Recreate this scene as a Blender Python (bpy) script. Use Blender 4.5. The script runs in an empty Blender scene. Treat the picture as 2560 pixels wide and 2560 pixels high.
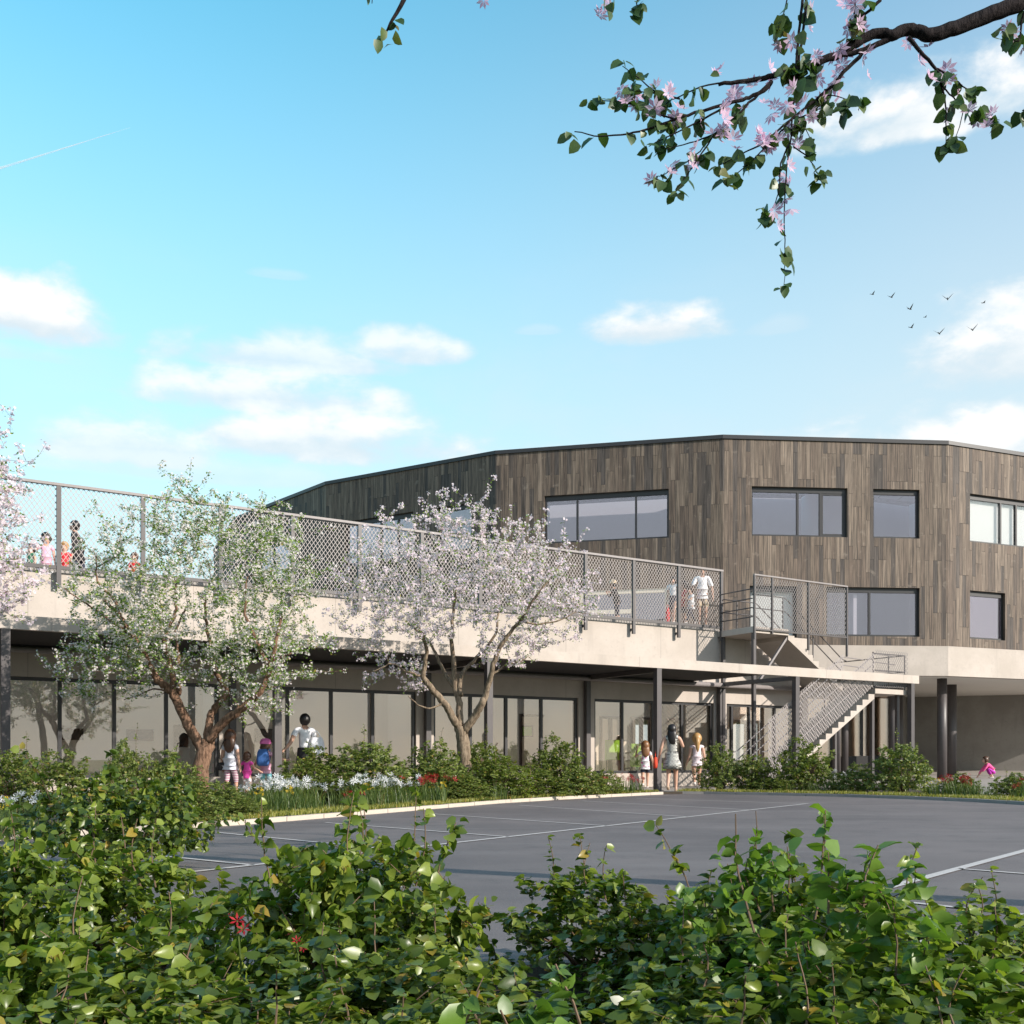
import bpy, math, random
import numpy as np
from mathutils import Vector

# ---------------------------------------------------------------- camera, sky, sun, exposure
S = bpy.context.scene
COL = S.collection
FPX, HOR, EYE = 2600.0, 1900.0, 0.78          # focal length and horizon in photo pixels, eye height in metres
cam_d = bpy.data.cameras.new('camera')
cam = bpy.data.objects.new('camera', cam_d)
COL.objects.link(cam)
cam.location = (0, 0, EYE)
cam.rotation_euler = (math.radians(90), 0, 0)
cam_d.sensor_width = 36
cam_d.lens = 36 * FPX / 2560
cam_d.shift_y = (HOR - 1280) / 2560
cam_d.clip_start = 0.05
cam_d.clip_end = 20000
S.camera = cam

SUN_EL, SUN_AZ = math.radians(25), math.radians(60)     # azimuth measured from straight behind the camera to the right
SUN = Vector((math.sin(SUN_AZ) * math.cos(SUN_EL), -math.cos(SUN_AZ) * math.cos(SUN_EL), math.sin(SUN_EL)))
sl = bpy.data.lights.new('sun', 'SUN')
sl.energy = 4.4
sl.angle = math.radians(0.5)
sl.color = (1.0, 0.92, 0.83)
so = bpy.data.objects.new('sun', sl)
COL.objects.link(so)
so.rotation_euler = SUN.to_track_quat('Z', 'Y').to_euler()

S.view_settings.view_transform = 'Standard'
S.view_settings.look = 'None'
S.view_settings.exposure = 0.5
S.view_settings.gamma = 1
S.view_settings.use_curve_mapping = False
S.render.engine = 'CYCLES'
S.cycles.use_denoising = True
S.cycles.max_bounces = 8
S.cycles.transparent_max_bounces = 24
S.cycles.caustics_reflective = False
S.cycles.caustics_refractive = False
S.cycles.sample_clamp_indirect = 6

def nn(t, typ, **kw):
    n = t.nodes.new(typ)
    for k, v in kw.items():
        setattr(n, k, v)
    return n

def mth(t, op, a, b=None, c=None, clamp=False):
    n = nn(t, 'ShaderNodeMath', operation=op, use_clamp=clamp)
    for i, v in enumerate((a, b, c)):
        if v is None:
            continue
        if isinstance(v, (int, float)):
            n.inputs[i].default_value = v
        else:
            t.links.new(v, n.inputs[i])
    return n.outputs[0]

def smooth(t, v, lo, hi):
    n = nn(t, 'ShaderNodeMapRange', interpolation_type='SMOOTHSTEP')
    t.links.new(v, n.inputs[0])
    n.inputs[1].default_value = lo
    n.inputs[2].default_value = hi
    return n.outputs[0]

def mixc(t, f, a, b, blend='MIX'):
    n = nn(t, 'ShaderNodeMix', data_type='RGBA', blend_type=blend)
    for i, v in ((0, f), (6, a), (7, b)):
        if isinstance(v, (int, float)):
            n.inputs[i].default_value = v
        elif isinstance(v, (tuple, list)):
            n.inputs[i].default_value = (*v, 1) if len(v) == 3 else v
        else:
            t.links.new(v, n.inputs[i])
    return n.outputs[2]

W = bpy.data.worlds.new('World')
S.world = W
W.use_nodes = True
t = W.node_tree
t.nodes.clear()
out = nn(t, 'ShaderNodeOutputWorld')
bg = nn(t, 'ShaderNodeBackground')
bg.inputs[1].default_value = 0.15
t.links.new(bg.outputs[0], out.inputs[0])
sky = nn(t, 'ShaderNodeTexSky', sky_type='NISHITA')
sky.sun_disc = False
sky.sun_elevation = SUN_EL
sky.sun_rotation = math.pi - SUN_AZ
sky.air_density = 1.0
sky.dust_density = 1.2
sky.ozone_density = 1.0
tc = nn(t, 'ShaderNodeTexCoord')
sp = nn(t, 'ShaderNodeSeparateXYZ')
t.links.new(tc.outputs['Generated'], sp.inputs[0])
AZ = mth(t, 'ARCTAN2', sp.outputs[0], sp.outputs[1])          # 0 straight ahead, + right
EL = mth(t, 'ARCSINE', sp.outputs[2])
cmb = nn(t, 'ShaderNodeCombineXYZ')
t.links.new(mth(t, 'MULTIPLY', AZ, 1.0), cmb.inputs[0])
t.links.new(mth(t, 'MULTIPLY', EL, 1.9), cmb.inputs[1])
def wnoise(scale, detail, rough, dist=0.0, off=(0, 0, 0)):
    mp = nn(t, 'ShaderNodeMapping')
    mp.inputs['Location'].default_value = off
    t.links.new(cmb.outputs[0], mp.inputs[0])
    n = nn(t, 'ShaderNodeTexNoise')
    n.inputs['Scale'].default_value = scale
    n.inputs['Detail'].default_value = detail
    n.inputs['Roughness'].default_value = rough
    n.inputs['Distortion'].default_value = dist
    t.links.new(mp.outputs[0], n.inputs['Vector'])
    return n.outputs[0]
NZ = wnoise(13, 9, 0.56, 0.12)
NF = wnoise(7, 5, 0.6, 0.3, (3.1, 1.7, 0))
def ang(px, py):
    a = math.atan2(px - 1280, FPX)
    e = math.atan2(HOR - py, math.hypot(px - 1280, FPX))
    return a, e
# clouds of this sky: centre, half width, height above a flat base, softness, opacity
CLOUDS = [(70, 815, 210, 135, 1.0), (60, 890, 160, 40, .35), (1010, 890, 165, 75, 0.8), (1640, 832, 190, 85, 1.0), (720, 905, 330, 90, 0.75),
          (800, 1115, 400, 130, 0.9), (330, 1130, 240, 120, .75), (690, 1010, 330, 110, .85), (480, 1185, 420, 70, .4), (2320, 300, 290, 120, 1.0), (2620, 880, 300, 190, 0.95), (2440, 1150, 480, 150, 1.0),
          (1640, 1160, 560, 70, 0.7), (540, 880, 70, 55, 0.6), (690, 690, 80, 22, 0.25), (1350, 830, 60, 22, .25), (1950, 820, 80, 45, .25)]
dens = None
shade = None
for (px, py, hw, hh, op) in CLOUDS:
    a0, e0 = ang(px, py)
    wa, we = hw / FPX, hh / FPX * 0.85
    x = mth(t, 'DIVIDE', mth(t, 'SUBTRACT', AZ, a0), wa)
    y = mth(t, 'SUBTRACT', EL, e0)
    up = mth(t, 'DIVIDE', mth(t, 'MAXIMUM', y, 0), we)
    dn = mth(t, 'DIVIDE', mth(t, 'MINIMUM', y, 0), we * 0.38)
    r2 = mth(t, 'ADD', mth(t, 'MULTIPLY', x, x), mth(t, 'ADD', mth(t, 'MULTIPLY', up, up), mth(t, 'MULTIPLY', dn, dn)))
    b = mth(t, 'MULTIPLY_ADD', mth(t, 'SUBTRACT', 1.0, r2), 0.55, 0.1)
    b = mth(t, 'MAXIMUM', b, -1.2)
    v = mth(t, 'ADD', b, mth(t, 'MULTIPLY', mth(t, 'SUBTRACT', NZ, 0.5), 1.75))
    v = mth(t, 'MULTIPLY', smooth(t, v, -0.05, 0.6), op)
    dens = v if dens is None else mth(t, 'MAXIMUM', dens, v)
    s_ = mth(t, 'MULTIPLY', smooth(t, mth(t, 'ADD', up, mth(t, 'MULTIPLY', mth(t, 'SUBTRACT', NZ, .5), 1.6)), -0.15, 0.55), v)
    shade = s_ if shade is None else mth(t, 'MAXIMUM', shade, s_)
# thin wisps low over the horizon all round
wis = mth(t, 'MULTIPLY', smooth(t, NF, 0.44, 0.72), mth(t, 'SUBTRACT', 1.0, smooth(t, EL, 0.16, 0.5)))
wis = mth(t, 'MULTIPLY', wis, 0.4)
dens = mth(t, 'MAXIMUM', dens, wis)
# the half of the sky away from the sun is the deeper, more cyan one
dt = mth(t, 'ADD', mth(t, 'MULTIPLY', sp.outputs[0], -math.sin(SUN_AZ)), mth(t, 'MULTIPLY', sp.outputs[1], math.cos(SUN_AZ)))
anti = smooth(t, dt, -0.35, 0.75)
skyc = mixc(t, 1.0, sky.outputs[0], mixc(t, anti, (1.1, 1.2, 1.2), (0.66, 1.86, 1.70)), 'MULTIPLY')
hz = mth(t, 'SUBTRACT', 1.0, smooth(t, mth(t, 'ADD', EL, mth(t, 'MULTIPLY', anti, 0.10)), 0.14, 0.84))
skyc = mixc(t, mth(t, 'MULTIPLY', hz, 0.95), skyc, (3.6, 4.2, 4.4))
ccol = mixc(t, shade, (3.5, 4.05, 4.4), (5.3, 5.2, 5.1))
t.links.new(mixc(t, dens, skyc, ccol), bg.inputs[0])

# ---------------------------------------------------------------- pixels of the photograph -> points of the place
def P(px, py, d):
    return Vector(((px - 1280) / FPX * d, d, EYE + (HOR - py) / FPX * d))
def G(px, py, z=0.0):
    d = (EYE - z) * FPX / (py - HOR)
    return Vector(((px - 1280) / FPX * d, d, z))
FO = Vector((3.68, 26.3, 0))                   # facade frame: x along the front, y into the building
FA = math.atan2(0.53, 0.848)
FU = Vector((math.cos(FA), math.sin(FA), 0))
FV = Vector((-math.sin(FA), math.cos(FA), 0))
def F(a, w, z):
    return FO + FU * a + FV * w + Vector((0, 0, z))
def ta(px, w):                                 # distance along the facade (offset w) seen at pixel column px
    k = (px - 1280) / FPX
    o = FO + FV * w
    return (o.y * k - o.x) / (FU.x - FU.y * k)

# ---------------------------------------------------------------- mesh building
class MB:
    def __init__(self):
        self.v, self.f, self.uv, self.n = [], [], [], 0
    def add(self, V, F_, UV=None):
        V = np.asarray(V, float).reshape(-1, 3)
        self.v.append(V)
        for i, f in enumerate(F_):
            self.f.append([int(j) + self.n for j in f])
            self.uv.append(UV[i] if UV is not None else None)
        self.n += len(V)
        return self
    def quad(self, a, b, c, d, uv=None):
        return self.add([a, b, c, d], [(0, 1, 2, 3)], [uv] if uv else None)
    def box(self, x0, x1, y0, y1, z0, z1):
        V = [(x, y, z) for z in (z0, z1) for y in (y0, y1) for x in (x0, x1)]
        return self.add(V, [(0, 2, 3, 1), (4, 5, 7, 6), (0, 1, 5, 4), (2, 6, 7, 3), (0, 4, 6, 2), (1, 3, 7, 5)])
    def bar(self, a, b, w, h, up=(0, 0, 1)):
        a, b = Vector(a), Vector(b)
        d = (b - a).normalized()
        s = d.cross(Vector(up))
        if s.length < 1e-4:
            s = d.cross(Vector((0, 1, 0)))
        s.normalize()
        u = s.cross(d).normalized()
        V = [p + s * (w / 2 * i) + u * (h / 2 * j) for p in (a, b) for i, j in ((-1, -1), (1, -1), (1, 1), (-1, 1))]
        return self.add(V, [(0, 1, 2, 3), (7, 6, 5, 4), (0, 4, 5, 1), (1, 5, 6, 2), (2, 6, 7, 3), (3, 7, 4, 0)])
    def tube(self, pts, rad, n=8, cap=True):
        pts = [Vector(p) for p in pts]
        if not hasattr(rad, '__len__'):
            rad = [rad] * len(pts)
        V, Fs = [], []
        ref = None
        for i, p in enumerate(pts):
            d = (pts[min(i + 1, len(pts) - 1)] - pts[max(i - 1, 0)])
            d = d.normalized() if d.length > 1e-9 else Vector((0, 0, 1))
            if ref is None:
                ref = d.orthogonal().normalized()
            ref = (ref - d * ref.dot(d))
            ref = ref.normalized() if ref.length > 1e-6 else d.orthogonal().normalized()
            s = d.cross(ref)
            for k in range(n):
                a = 2 * math.pi * k / n
                V.append(p + (ref * math.cos(a) + s * math.sin(a)) * rad[i])
        for i in range(len(pts) - 1):
            for k in range(n):
                k2 = (k + 1) % n
                Fs.append((i * n + k, i * n + k2, (i + 1) * n + k2, (i + 1) * n + k))
        if cap:
            Fs.append(tuple(range(n - 1, -1, -1)))
            Fs.append(tuple((len(pts) - 1) * n + k for k in range(n)))
        return self.add(V, Fs)
    def lathe(self, prof, n=16, at=(0, 0, 0), sx=1, sy=1):
        V = [(at[0] + r * math.cos(2 * math.pi * k / n) * sx, at[1] + r * math.sin(2 * math.pi * k / n) * sy, at[2] + z) for r, z in prof for k in range(n)]
        Fs = [(i * n + k, i * n + (k + 1) % n, (i + 1) * n + (k + 1) % n, (i + 1) * n + k) for i in range(len(prof) - 1) for k in range(n)]
        return self.add(V, Fs)
    def poly(self, pts, z0, z1):
        n = len(pts)
        V = [(p[0], p[1], z0) for p in pts] + [(p[0], p[1], z1) for p in pts]
        Fs = [tuple(range(n - 1, -1, -1)), tuple(range(n, 2 * n))] + [(i, (i + 1) % n, n + (i + 1) % n, n + i) for i in range(n)]
        return self.add(V, Fs)
    def mesh(self, name):
        me = bpy.data.meshes.new(name)
        V = np.concatenate(self.v) if self.v else np.zeros((0, 3))
        me.from_pydata([tuple(p) for p in V], [], self.f)
        if any(u is not None for u in self.uv):
            l = me.uv_layers.new(name='UVMap')
            flat = []
            for f, u in zip(self.f, self.uv):
                flat += [c for q in (u if u is not None else [(0, 0)] * len(f)) for c in q]
            l.data.foreach_set('uv', flat)
        return me

def np_mesh(name, V, polys):
    """V (n,3); polys: list of (m,k) index arrays"""
    me = bpy.data.meshes.new(name)
    V = np.ascontiguousarray(V, np.float32)
    me.vertices.add(len(V))
    me.vertices.foreach_set('co', V.ravel())
    tot = np.concatenate([np.full(len(p), p.shape[1], np.int32) for p in polys])
    idx = np.concatenate([p.ravel() for p in polys]).astype(np.int32)
    st = np.concatenate([[0], np.cumsum(tot)[:-1]]).astype(np.int32)
    me.loops.add(len(idx))
    me.loops.foreach_set('vertex_index', idx)
    me.polygons.add(len(tot))
    me.polygons.foreach_set('loop_start', st)
    me.polygons.foreach_set('loop_total', tot)
    me.update(calc_edges=True)
    return me

def obj(name, me, mat, parent=None, smooth_=False, loc=None):
    if isinstance(me, MB):
        me = me.mesh(name)
    if smooth_:
        me.polygons.foreach_set('use_smooth', [True] * len(me.polygons))
    o = bpy.data.objects.new(name, me)
    COL.objects.link(o)
    if mat is not None and len(me.materials) == 0:
        me.materials.append(mat)
    if parent is not None:
        o.parent = parent
    if loc is not None:
        o.location = loc
    return o

def tag(o, label, cat, group=None, kind=None):
    o['label'] = label
    o['category'] = cat
    if group:
        o['group'] = group
    if kind:
        o['kind'] = kind
    return o

def empty(name, loc, rz=0.0, label=None, cat=None, group=None):
    o = bpy.data.objects.new(name, None)
    COL.objects.link(o)
    o.location = loc
    o.rotation_euler = (0, 0, rz)
    o.empty_display_size = 0.2
    if label:
        tag(o, label, cat, group)
    return o

def struct(name, me, mat, **k):
    o = obj(name, me, mat, **k)
    o['kind'] = 'structure'
    return o

def copy_tree(o, parent=None):
    c = o.copy()
    COL.objects.link(c)
    c.parent = parent
    for ch in list(o.children):
        copy_tree(ch, c)
    return c

# ---------------------------------------------------------------- materials
def mat_new(name):
    m = bpy.data.materials.new(name)
    m.use_nodes = True
    return m, m.node_tree, m.node_tree.nodes['Principled BSDF']

def noise(t, scale, detail=4, rough=0.55, vec=None, stretch=None):
    n = nn(t, 'ShaderNodeTexNoise')
    n.inputs['Scale'].default_value = scale
    n.inputs['Detail'].default_value = detail
    n.inputs['Roughness'].default_value = rough
    if vec is None:
        c = nn(t, 'ShaderNodeTexCoord')
        vec = c.outputs['Object']
    if stretch:
        mp = nn(t, 'ShaderNodeMapping')
        mp.inputs['Scale'].default_value = stretch
        t.links.new(vec, mp.inputs[0])
        vec = mp.outputs[0]
    t.links.new(vec, n.inputs['Vector'])
    return n.outputs[0]

def bump(t, p, h, dist=0.01, strength=0.5):
    b = nn(t, 'ShaderNodeBump')
    b.inputs['Distance'].default_value = dist
    b.inputs['Strength'].default_value = strength
    t.links.new(h, b.inputs['Height'])
    t.links.new(b.outputs[0], p.inputs['Normal'])

def plain(name, col, rough=0.6, var=0.12, scale=6, metal=0.0, bmp=0.0):
    m, t, p = mat_new(name)
    n = noise(t, scale, 5)
    d = tuple(c * (1 - var) for c in col)
    u = tuple(min(1, c * (1 + var)) for c in col)
    t.links.new(mixc(t, n, d, u), p.inputs['Base Color'])
    p.inputs['Roughness'].default_value = rough
    p.inputs['Metallic'].default_value = metal
    if bmp:
        bump(t, p, noise(t, scale * 6, 4), bmp, 0.6)
    return m

def leaf_mat(name, c1, c2, c3, trans=0.35, rough=0.38, spec=0.5, tt=None):
    m, t, p = mat_new(name)
    g = nn(t, 'ShaderNodeNewGeometry')
    r = g.outputs['Random Per Island']
    ramp = nn(t, 'ShaderNodeValToRGB')
    e = ramp.color_ramp.elements
    e[0].color = (*c1, 1)
    e[1].color = (*c3, 1)
    x = e.new(0.55)
    x.color = (*c2, 1)
    if tt is None:
        e[-1].position = 0.97
        x = e.new(0.988)
        x.color = (min(1, c3[0] * 1.25), c3[1] * 0.75, c3[2] * 0.8, 1)
    t.links.new(r, ramp.inputs[0])
    nz = noise(t, 40, 3)
    c = mixc(t, 0.35, ramp.outputs[0], mixc(t, nz, (0.45, 0.45, 0.45), (1.4, 1.4, 1.4)), 'MULTIPLY')
    t.links.new(c, p.inputs['Base Color'])
    p.inputs['Roughness'].default_value = rough
    p.inputs['Specular IOR Level'].default_value = spec
    tr = nn(t, 'ShaderNodeBsdfTranslucent')
    t.links.new(mixc(t, 1.0, c, tt or (1.25, 1.35, 0.55), 'MULTIPLY'), tr.inputs[0])
    mx = nn(t, 'ShaderNodeMixShader')
    mx.inputs[0].default_value = trans
    t.links.new(p.outputs[0], mx.inputs[1])
    t.links.new(tr.outputs[0], mx.inputs[2])
    t.links.new(mx.outputs[0], t.nodes['Material Output'].inputs[0])
    return m

def glass_mat(name, refl=0.35, tint=(0.9, 0.92, 0.93), gcol=(1, 1, 1)):
    m, t, p = mat_new(name)
    t.nodes.remove(p)
    tr = nn(t, 'ShaderNodeBsdfTransparent')
    tr.inputs[0].default_value = (*tint, 1)
    gl = nn(t, 'ShaderNodeBsdfGlossy')
    gl.inputs['Color'].default_value = (*gcol, 1)
    gl.inputs['Roughness'].default_value = 0.0
    nz = noise(t, 0.9, 2)
    b = nn(t, 'ShaderNodeBump')
    b.inputs['Distance'].default_value = 0.004
    b.inputs['Strength'].default_value = 0.25
    t.links.new(nz, b.inputs['Height'])
    t.links.new(b.outputs[0], gl.inputs['Normal'])
    lw = nn(t, 'ShaderNodeLayerWeight')
    lw.inputs[0].default_value = 0.35
    f = mth(t, 'ADD', mth(t, 'MULTIPLY', lw.outputs['Fresnel'], 0.4), refl, clamp=True)
    mx = nn(t, 'ShaderNodeMixShader')
    t.links.new(f, mx.inputs[0])
    t.links.new(tr.outputs[0], mx.inputs[1])
    t.links.new(gl.outputs[0], mx.inputs[2])
    t.links.new(mx.outputs[0], t.nodes['Material Output'].inputs[0])
    return m

def concrete_mat(name, col, dark, joint=0.0):
    m, t, p = mat_new(name)
    a = noise(t, 0.7, 6, 0.65)
    b = noise(t, 9, 6, 0.7)
    c = mixc(t, smooth(t, a, 0.35, 0.7), dark, col)
    c = mixc(t, smooth(t, b, 0.52, 0.75), c, tuple(x * 0.78 for x in col))
    st = noise(t, 3.0, 4, 0.6, stretch=(1.0, 1.0, 0.12))       # run-off streaks
    c = mixc(t, mth(t, 'MULTIPLY', smooth(t, st, 0.55, 0.78), 0.4), c, tuple(x * 0.6 for x in col))
    if joint:
        co = nn(t, 'ShaderNodeSeparateXYZ')
        t.links.new(nn(t, 'ShaderNodeTexCoord').outputs['Object'], co.inputs[0])
        fr_ = mth(t, 'FRACT', mth(t, 'DIVIDE', mth(t, 'ADD', co.outputs[0], 100.35), joint))
        ln_ = mth(t, 'LESS_THAN', mth(t, 'ABSOLUTE', mth(t, 'SUBTRACT', fr_, 0.5)), 0.009 / joint)
        wn_ = nn(t, 'ShaderNodeTexWhiteNoise', noise_dimensions='1D')
        t.links.new(mth(t, 'FLOOR', mth(t, 'DIVIDE', mth(t, 'ADD', co.outputs[0], 100.35), joint)), wn_.inputs['W'])
        c = mixc(t, mth(t, 'MULTIPLY', wn_.outputs[0], 0.16), c, dark)
        c = mixc(t, mth(t, 'MULTIPLY', ln_, 0.55), c, tuple(x * 0.45 for x in col))
    t.links.new(c, p.inputs['Base Color'])
    p.inputs['Roughness'].default_value = 0.85
    bump(t, p, noise(t, 30, 5, 0.7), 0.006, 0.5)
    return m

M = {}
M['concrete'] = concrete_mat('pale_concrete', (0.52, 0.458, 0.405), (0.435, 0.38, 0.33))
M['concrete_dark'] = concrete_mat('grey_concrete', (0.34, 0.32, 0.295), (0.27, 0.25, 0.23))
M['metal'] = plain('dark_metal', (0.075, 0.066, 0.066), 0.45, 0.2, 9)
M['metal_light'] = plain('grey_metal', (0.24, 0.215, 0.21), 0.5, 0.15, 9)
M['mesh_metal'] = plain('mesh_metal', (0.35, 0.31, 0.295), 0.5, 0.12, 5)
M['mesh_dark'] = plain('mesh_metal_dark', (0.22, 0.20, 0.195), 0.5, 0.12, 5)
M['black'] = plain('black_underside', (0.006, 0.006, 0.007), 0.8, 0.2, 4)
M['white_wall'] = plain('white_plaster', (0.88, 0.84, 0.79), 0.9, 0.04, 1.5)
M['white'] = plain('white_paint', (0.8, 0.79, 0.76), 0.6, 0.03, 3)
M['floor_in'] = plain('pale_floor', (0.76, 0.72, 0.67), 0.5, 0.08, 2)
M['frame'] = plain('window_frame_metal', (0.028, 0.027, 0.029), 0.4, 0.2, 9)
M['cream'] = plain('cream_frame', (0.72, 0.64, 0.52), 0.6, 0.05, 3)
M['glass'] = glass_mat('reflective_glass', 0.15, (0.98, 0.95, 0.91), (1.0, 0.87, 0.78))
M['glass_plain'] = glass_mat('plain_glass', 0.02, (0.99, 0.99, 0.99))
M['glass_tower'] = glass_mat('clear_glass', 0.16, (0.97, 0.96, 0.99), (1.0, 0.9, 0.95))
M['lime'] = plain('lime_panel', (0.28, 0.62, 0.03), 0.5, 0.1, 2)
M['sofa'] = plain('dark_upholstery', (0.02, 0.019, 0.019), 0.7, 0.2, 8)

def wood_mat():
    m, t, p = mat_new('charred_timber')
    uv = nn(t, 'ShaderNodeUVMap', uv_map='UVMap')
    sp = nn(t, 'ShaderNodeSeparateXYZ')
    t.links.new(uv.outputs[0], sp.inputs[0])
    BW, BL = 0.15, 1.8
    # board column, per-column random vertical offset, board index in the column
    col = mth(t, 'FLOOR', mth(t, 'DIVIDE', sp.outputs[0], BW))
    wn = nn(t, 'ShaderNodeTexWhiteNoise', noise_dimensions='1D')
    t.links.new(col, wn.inputs['W'])
    v = mth(t, 'ADD', mth(t, 'DIVIDE', sp.outputs[1], BL), mth(t, 'MULTIPLY', mth(t, 'FLOOR', mth(t, 'MULTIPLY', wn.outputs[0], 4)), 0.25))
    row = mth(t, 'FLOOR', v)
    cb = nn(t, 'ShaderNodeCombineXYZ')
    t.links.new(col, cb.inputs[0])
    t.links.new(row, cb.inputs[1])
    w2 = nn(t, 'ShaderNodeTexWhiteNoise', noise_dimensions='2D')
    t.links.new(cb.outputs[0], w2.inputs[0])
    ramp = nn(t, 'ShaderNodeValToRGB')
    e = ramp.color_ramp.elements
    e[0].color = (0.078, 0.065, 0.058, 1)
    e[1].color = (0.19, 0.15, 0.117, 1)
    for ps, c in ((0.16, (0.072, 0.059, 0.051, 1)), (0.28, (0.116, 0.086, 0.066, 1)), (0.75, (0.152, 0.118, 0.09, 1))):
        x = e.new(ps)
        x.color = c
    t.links.new(w2.outputs[0], ramp.inputs[0])
    # grain: long vertical streaks
    c3 = nn(t, 'ShaderNodeCombineXYZ')
    t.links.new(mth(t, 'MULTIPLY', sp.outputs[0], 26), c3.inputs[0])
    t.links.new(mth(t, 'MULTIPLY', sp.outputs[1], 0.9), c3.inputs[1])
    t.links.new(mth(t, 'MULTIPLY', w2.outputs[0], 40), c3.inputs[2])
    g1 = noise(t, 1.0, 5, 0.65, c3.outputs[0])
    c = mixc(t, 0.95, ramp.outputs[0], mixc(t, smooth(t, g1, 0.28, 0.72), (0.3, 0.29, 0.28), (1.55, 1.5, 1.45)), 'MULTIPLY')
    kn = noise(t, 3.0, 4, 0.6, uv.outputs[0])
    c = mixc(t, mth(t, 'MULTIPLY', smooth(t, kn, 0.6, 0.72), 0.35), c, (0.3, 0.25, 0.2))
    fx = mth(t, 'FRACT', mth(t, 'DIVIDE', sp.outputs[0], BW))
    fy = mth(t, 'FRACT', v)
    gap = mth(t, 'MAXIMUM', mth(t, 'GREATER_THAN', mth(t, 'ABSOLUTE', mth(t, 'SUBTRACT', fx, 0.5)), 0.455), mth(t, 'GREATER_THAN', mth(t, 'ABSOLUTE', mth(t, 'SUBTRACT', fy, 0.5)), 0.496))
    c = mixc(t, mth(t, 'MULTIPLY', gap, 0.6), c, (0.02, 0.017, 0.015))
    t.links.new(c, p.inputs['Base Color'])
    p.inputs['Roughness'].default_value = 0.72
    h = mth(t, 'SUBTRACT', mth(t, 'MULTIPLY', g1, 0.35), gap)
    h = mth(t, 'ADD', h, mth(t, 'MULTIPLY', w2.outputs[0], 0.7))
    bump(t, p, h, 0.012, 0.8)
    return m
M['wood'] = wood_mat()

def ceil_mat():
    m, t, p = mat_new('ceiling_tiles')
    c = nn(t, 'ShaderNodeTexCoord')
    b = nn(t, 'ShaderNodeTexBrick')
    b.offset = 0
    b.inputs['Color1'].default_value = (0.75, 0.75, 0.76, 1)
    b.inputs['Color2'].default_value = (0.7, 0.7, 0.72, 1)
    b.inputs['Mortar'].default_value = (0.3, 0.3, 0.33, 1)
    b.inputs['Scale'].default_value = 1
    b.inputs['Mortar Size'].default_value = 0.02
    b.inputs['Brick Width'].default_value = 0.9
    b.inputs['Row Height'].default_value = 0.9
    t.links.new(c.outputs['Object'], b.inputs['Vector'])
    t.links.new(b.outputs[0], p.inputs['Base Color'])
    p.inputs['Roughness'].default_value = 0.9
    return m
M['ceiling'] = ceil_mat()

def asphalt_mat():
    m, t, p = mat_new('asphalt')
    a = noise(t, 0.35, 6, 0.6)
    b = noise(t, 90, 3, 0.7)
    mot = noise(t, 2.3, 7, 0.7)
    st = noise(t, 0.8, 5, 0.6, stretch=(0.5, 2.2, 1))
    c = mixc(t, smooth(t, a, 0.3, 0.7), (0.092, 0.077, 0.075), (0.155, 0.13, 0.124))
    c = mixc(t, mth(t, 'MULTIPLY', smooth(t, st, 0.45, 0.75), 0.5), c, (0.185, 0.165, 0.157))
    c = mixc(t, mth(t, 'MULTIPLY', smooth(t, mot, 0.52, 0.7), 0.45), c, (0.055, 0.049, 0.048))
    c = mixc(t, mth(t, 'MULTIPLY', smooth(t, b, 0.48, 0.72), 0.55), c, (0.21, 0.19, 0.18))
    t.links.new(c, p.inputs['Base Color'])
    p.inputs['Roughness'].default_value = 0.66
    bump(t, p, b, 0.004, 0.7)
    return m
M['asphalt'] = asphalt_mat()
M['paint'] = plain('road_paint', (0.46, 0.43, 0.41), 0.8, 0.35, 25)
M['soil'] = plain('soil', (0.045, 0.035, 0.024), 0.95, 0.4, 14, bmp=0.02)
M['lawn'] = plain('lawn', (0.075, 0.11, 0.028), 0.9, 0.35, 3, bmp=0.02)
M['paving'] = plain('pale_paving', (0.30, 0.275, 0.25), 0.85, 0.12, 3, bmp=0.003)
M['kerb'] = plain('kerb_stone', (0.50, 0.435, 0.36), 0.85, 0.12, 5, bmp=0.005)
M['kerb_shaded'] = plain('shaded_kerb_stone', (0.30, 0.28, 0.26), 0.85, 0.15, 5, bmp=0.005)  # same stone for the right kerb, its shade put into a darker colour

def bark_mat(name, c1, c2, sc=5):
    m, t, p = mat_new(name)
    a = noise(t, sc * 3.5, 6, 0.7, stretch=(1.6, 1.6, 0.3))
    b = noise(t, sc * 0.6, 4, 0.6)
    c = mixc(t, smooth(t, a, 0.38, 0.62), c1, c2)
    c = mixc(t, mth(t, 'MULTIPLY', smooth(t, b, 0.5, 0.7), 0.4), c, tuple(x * 1.35 for x in c2))
    t.links.new(c, p.inputs['Base Color'])
    p.inputs['Roughness'].default_value = 0.95
    p.inputs['Specular IOR Level'].default_value = 0.15
    bump(t, p, a, 0.03, 0.9)
    return m
M['bark_red'] = bark_mat('reddish_bark', (0.10, 0.058, 0.038), (0.27, 0.165, 0.11))
M['bark_grey'] = bark_mat('grey_brown_bark', (0.115, 0.085, 0.058), (0.29, 0.225, 0.16))
M['bark_dark'] = bark_mat('dark_bark', (0.010, 0.008, 0.009), (0.034, 0.027, 0.027), 9)
M['stem'] = plain('shrub_stem', (0.14, 0.09, 0.055), 0.8, 0.3, 20)
M['leaf_front'] = leaf_mat('broad_leaf', (0.045, 0.08, 0.013), (0.115, 0.17, 0.024), (0.25, 0.30, 0.05), 0.4, 0.34)
M['leaf_young'] = leaf_mat('young_leaf', (0.09, 0.17, 0.03), (0.14, 0.24, 0.035), (0.19, 0.29, 0.06), 0.4, 0.36)
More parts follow.
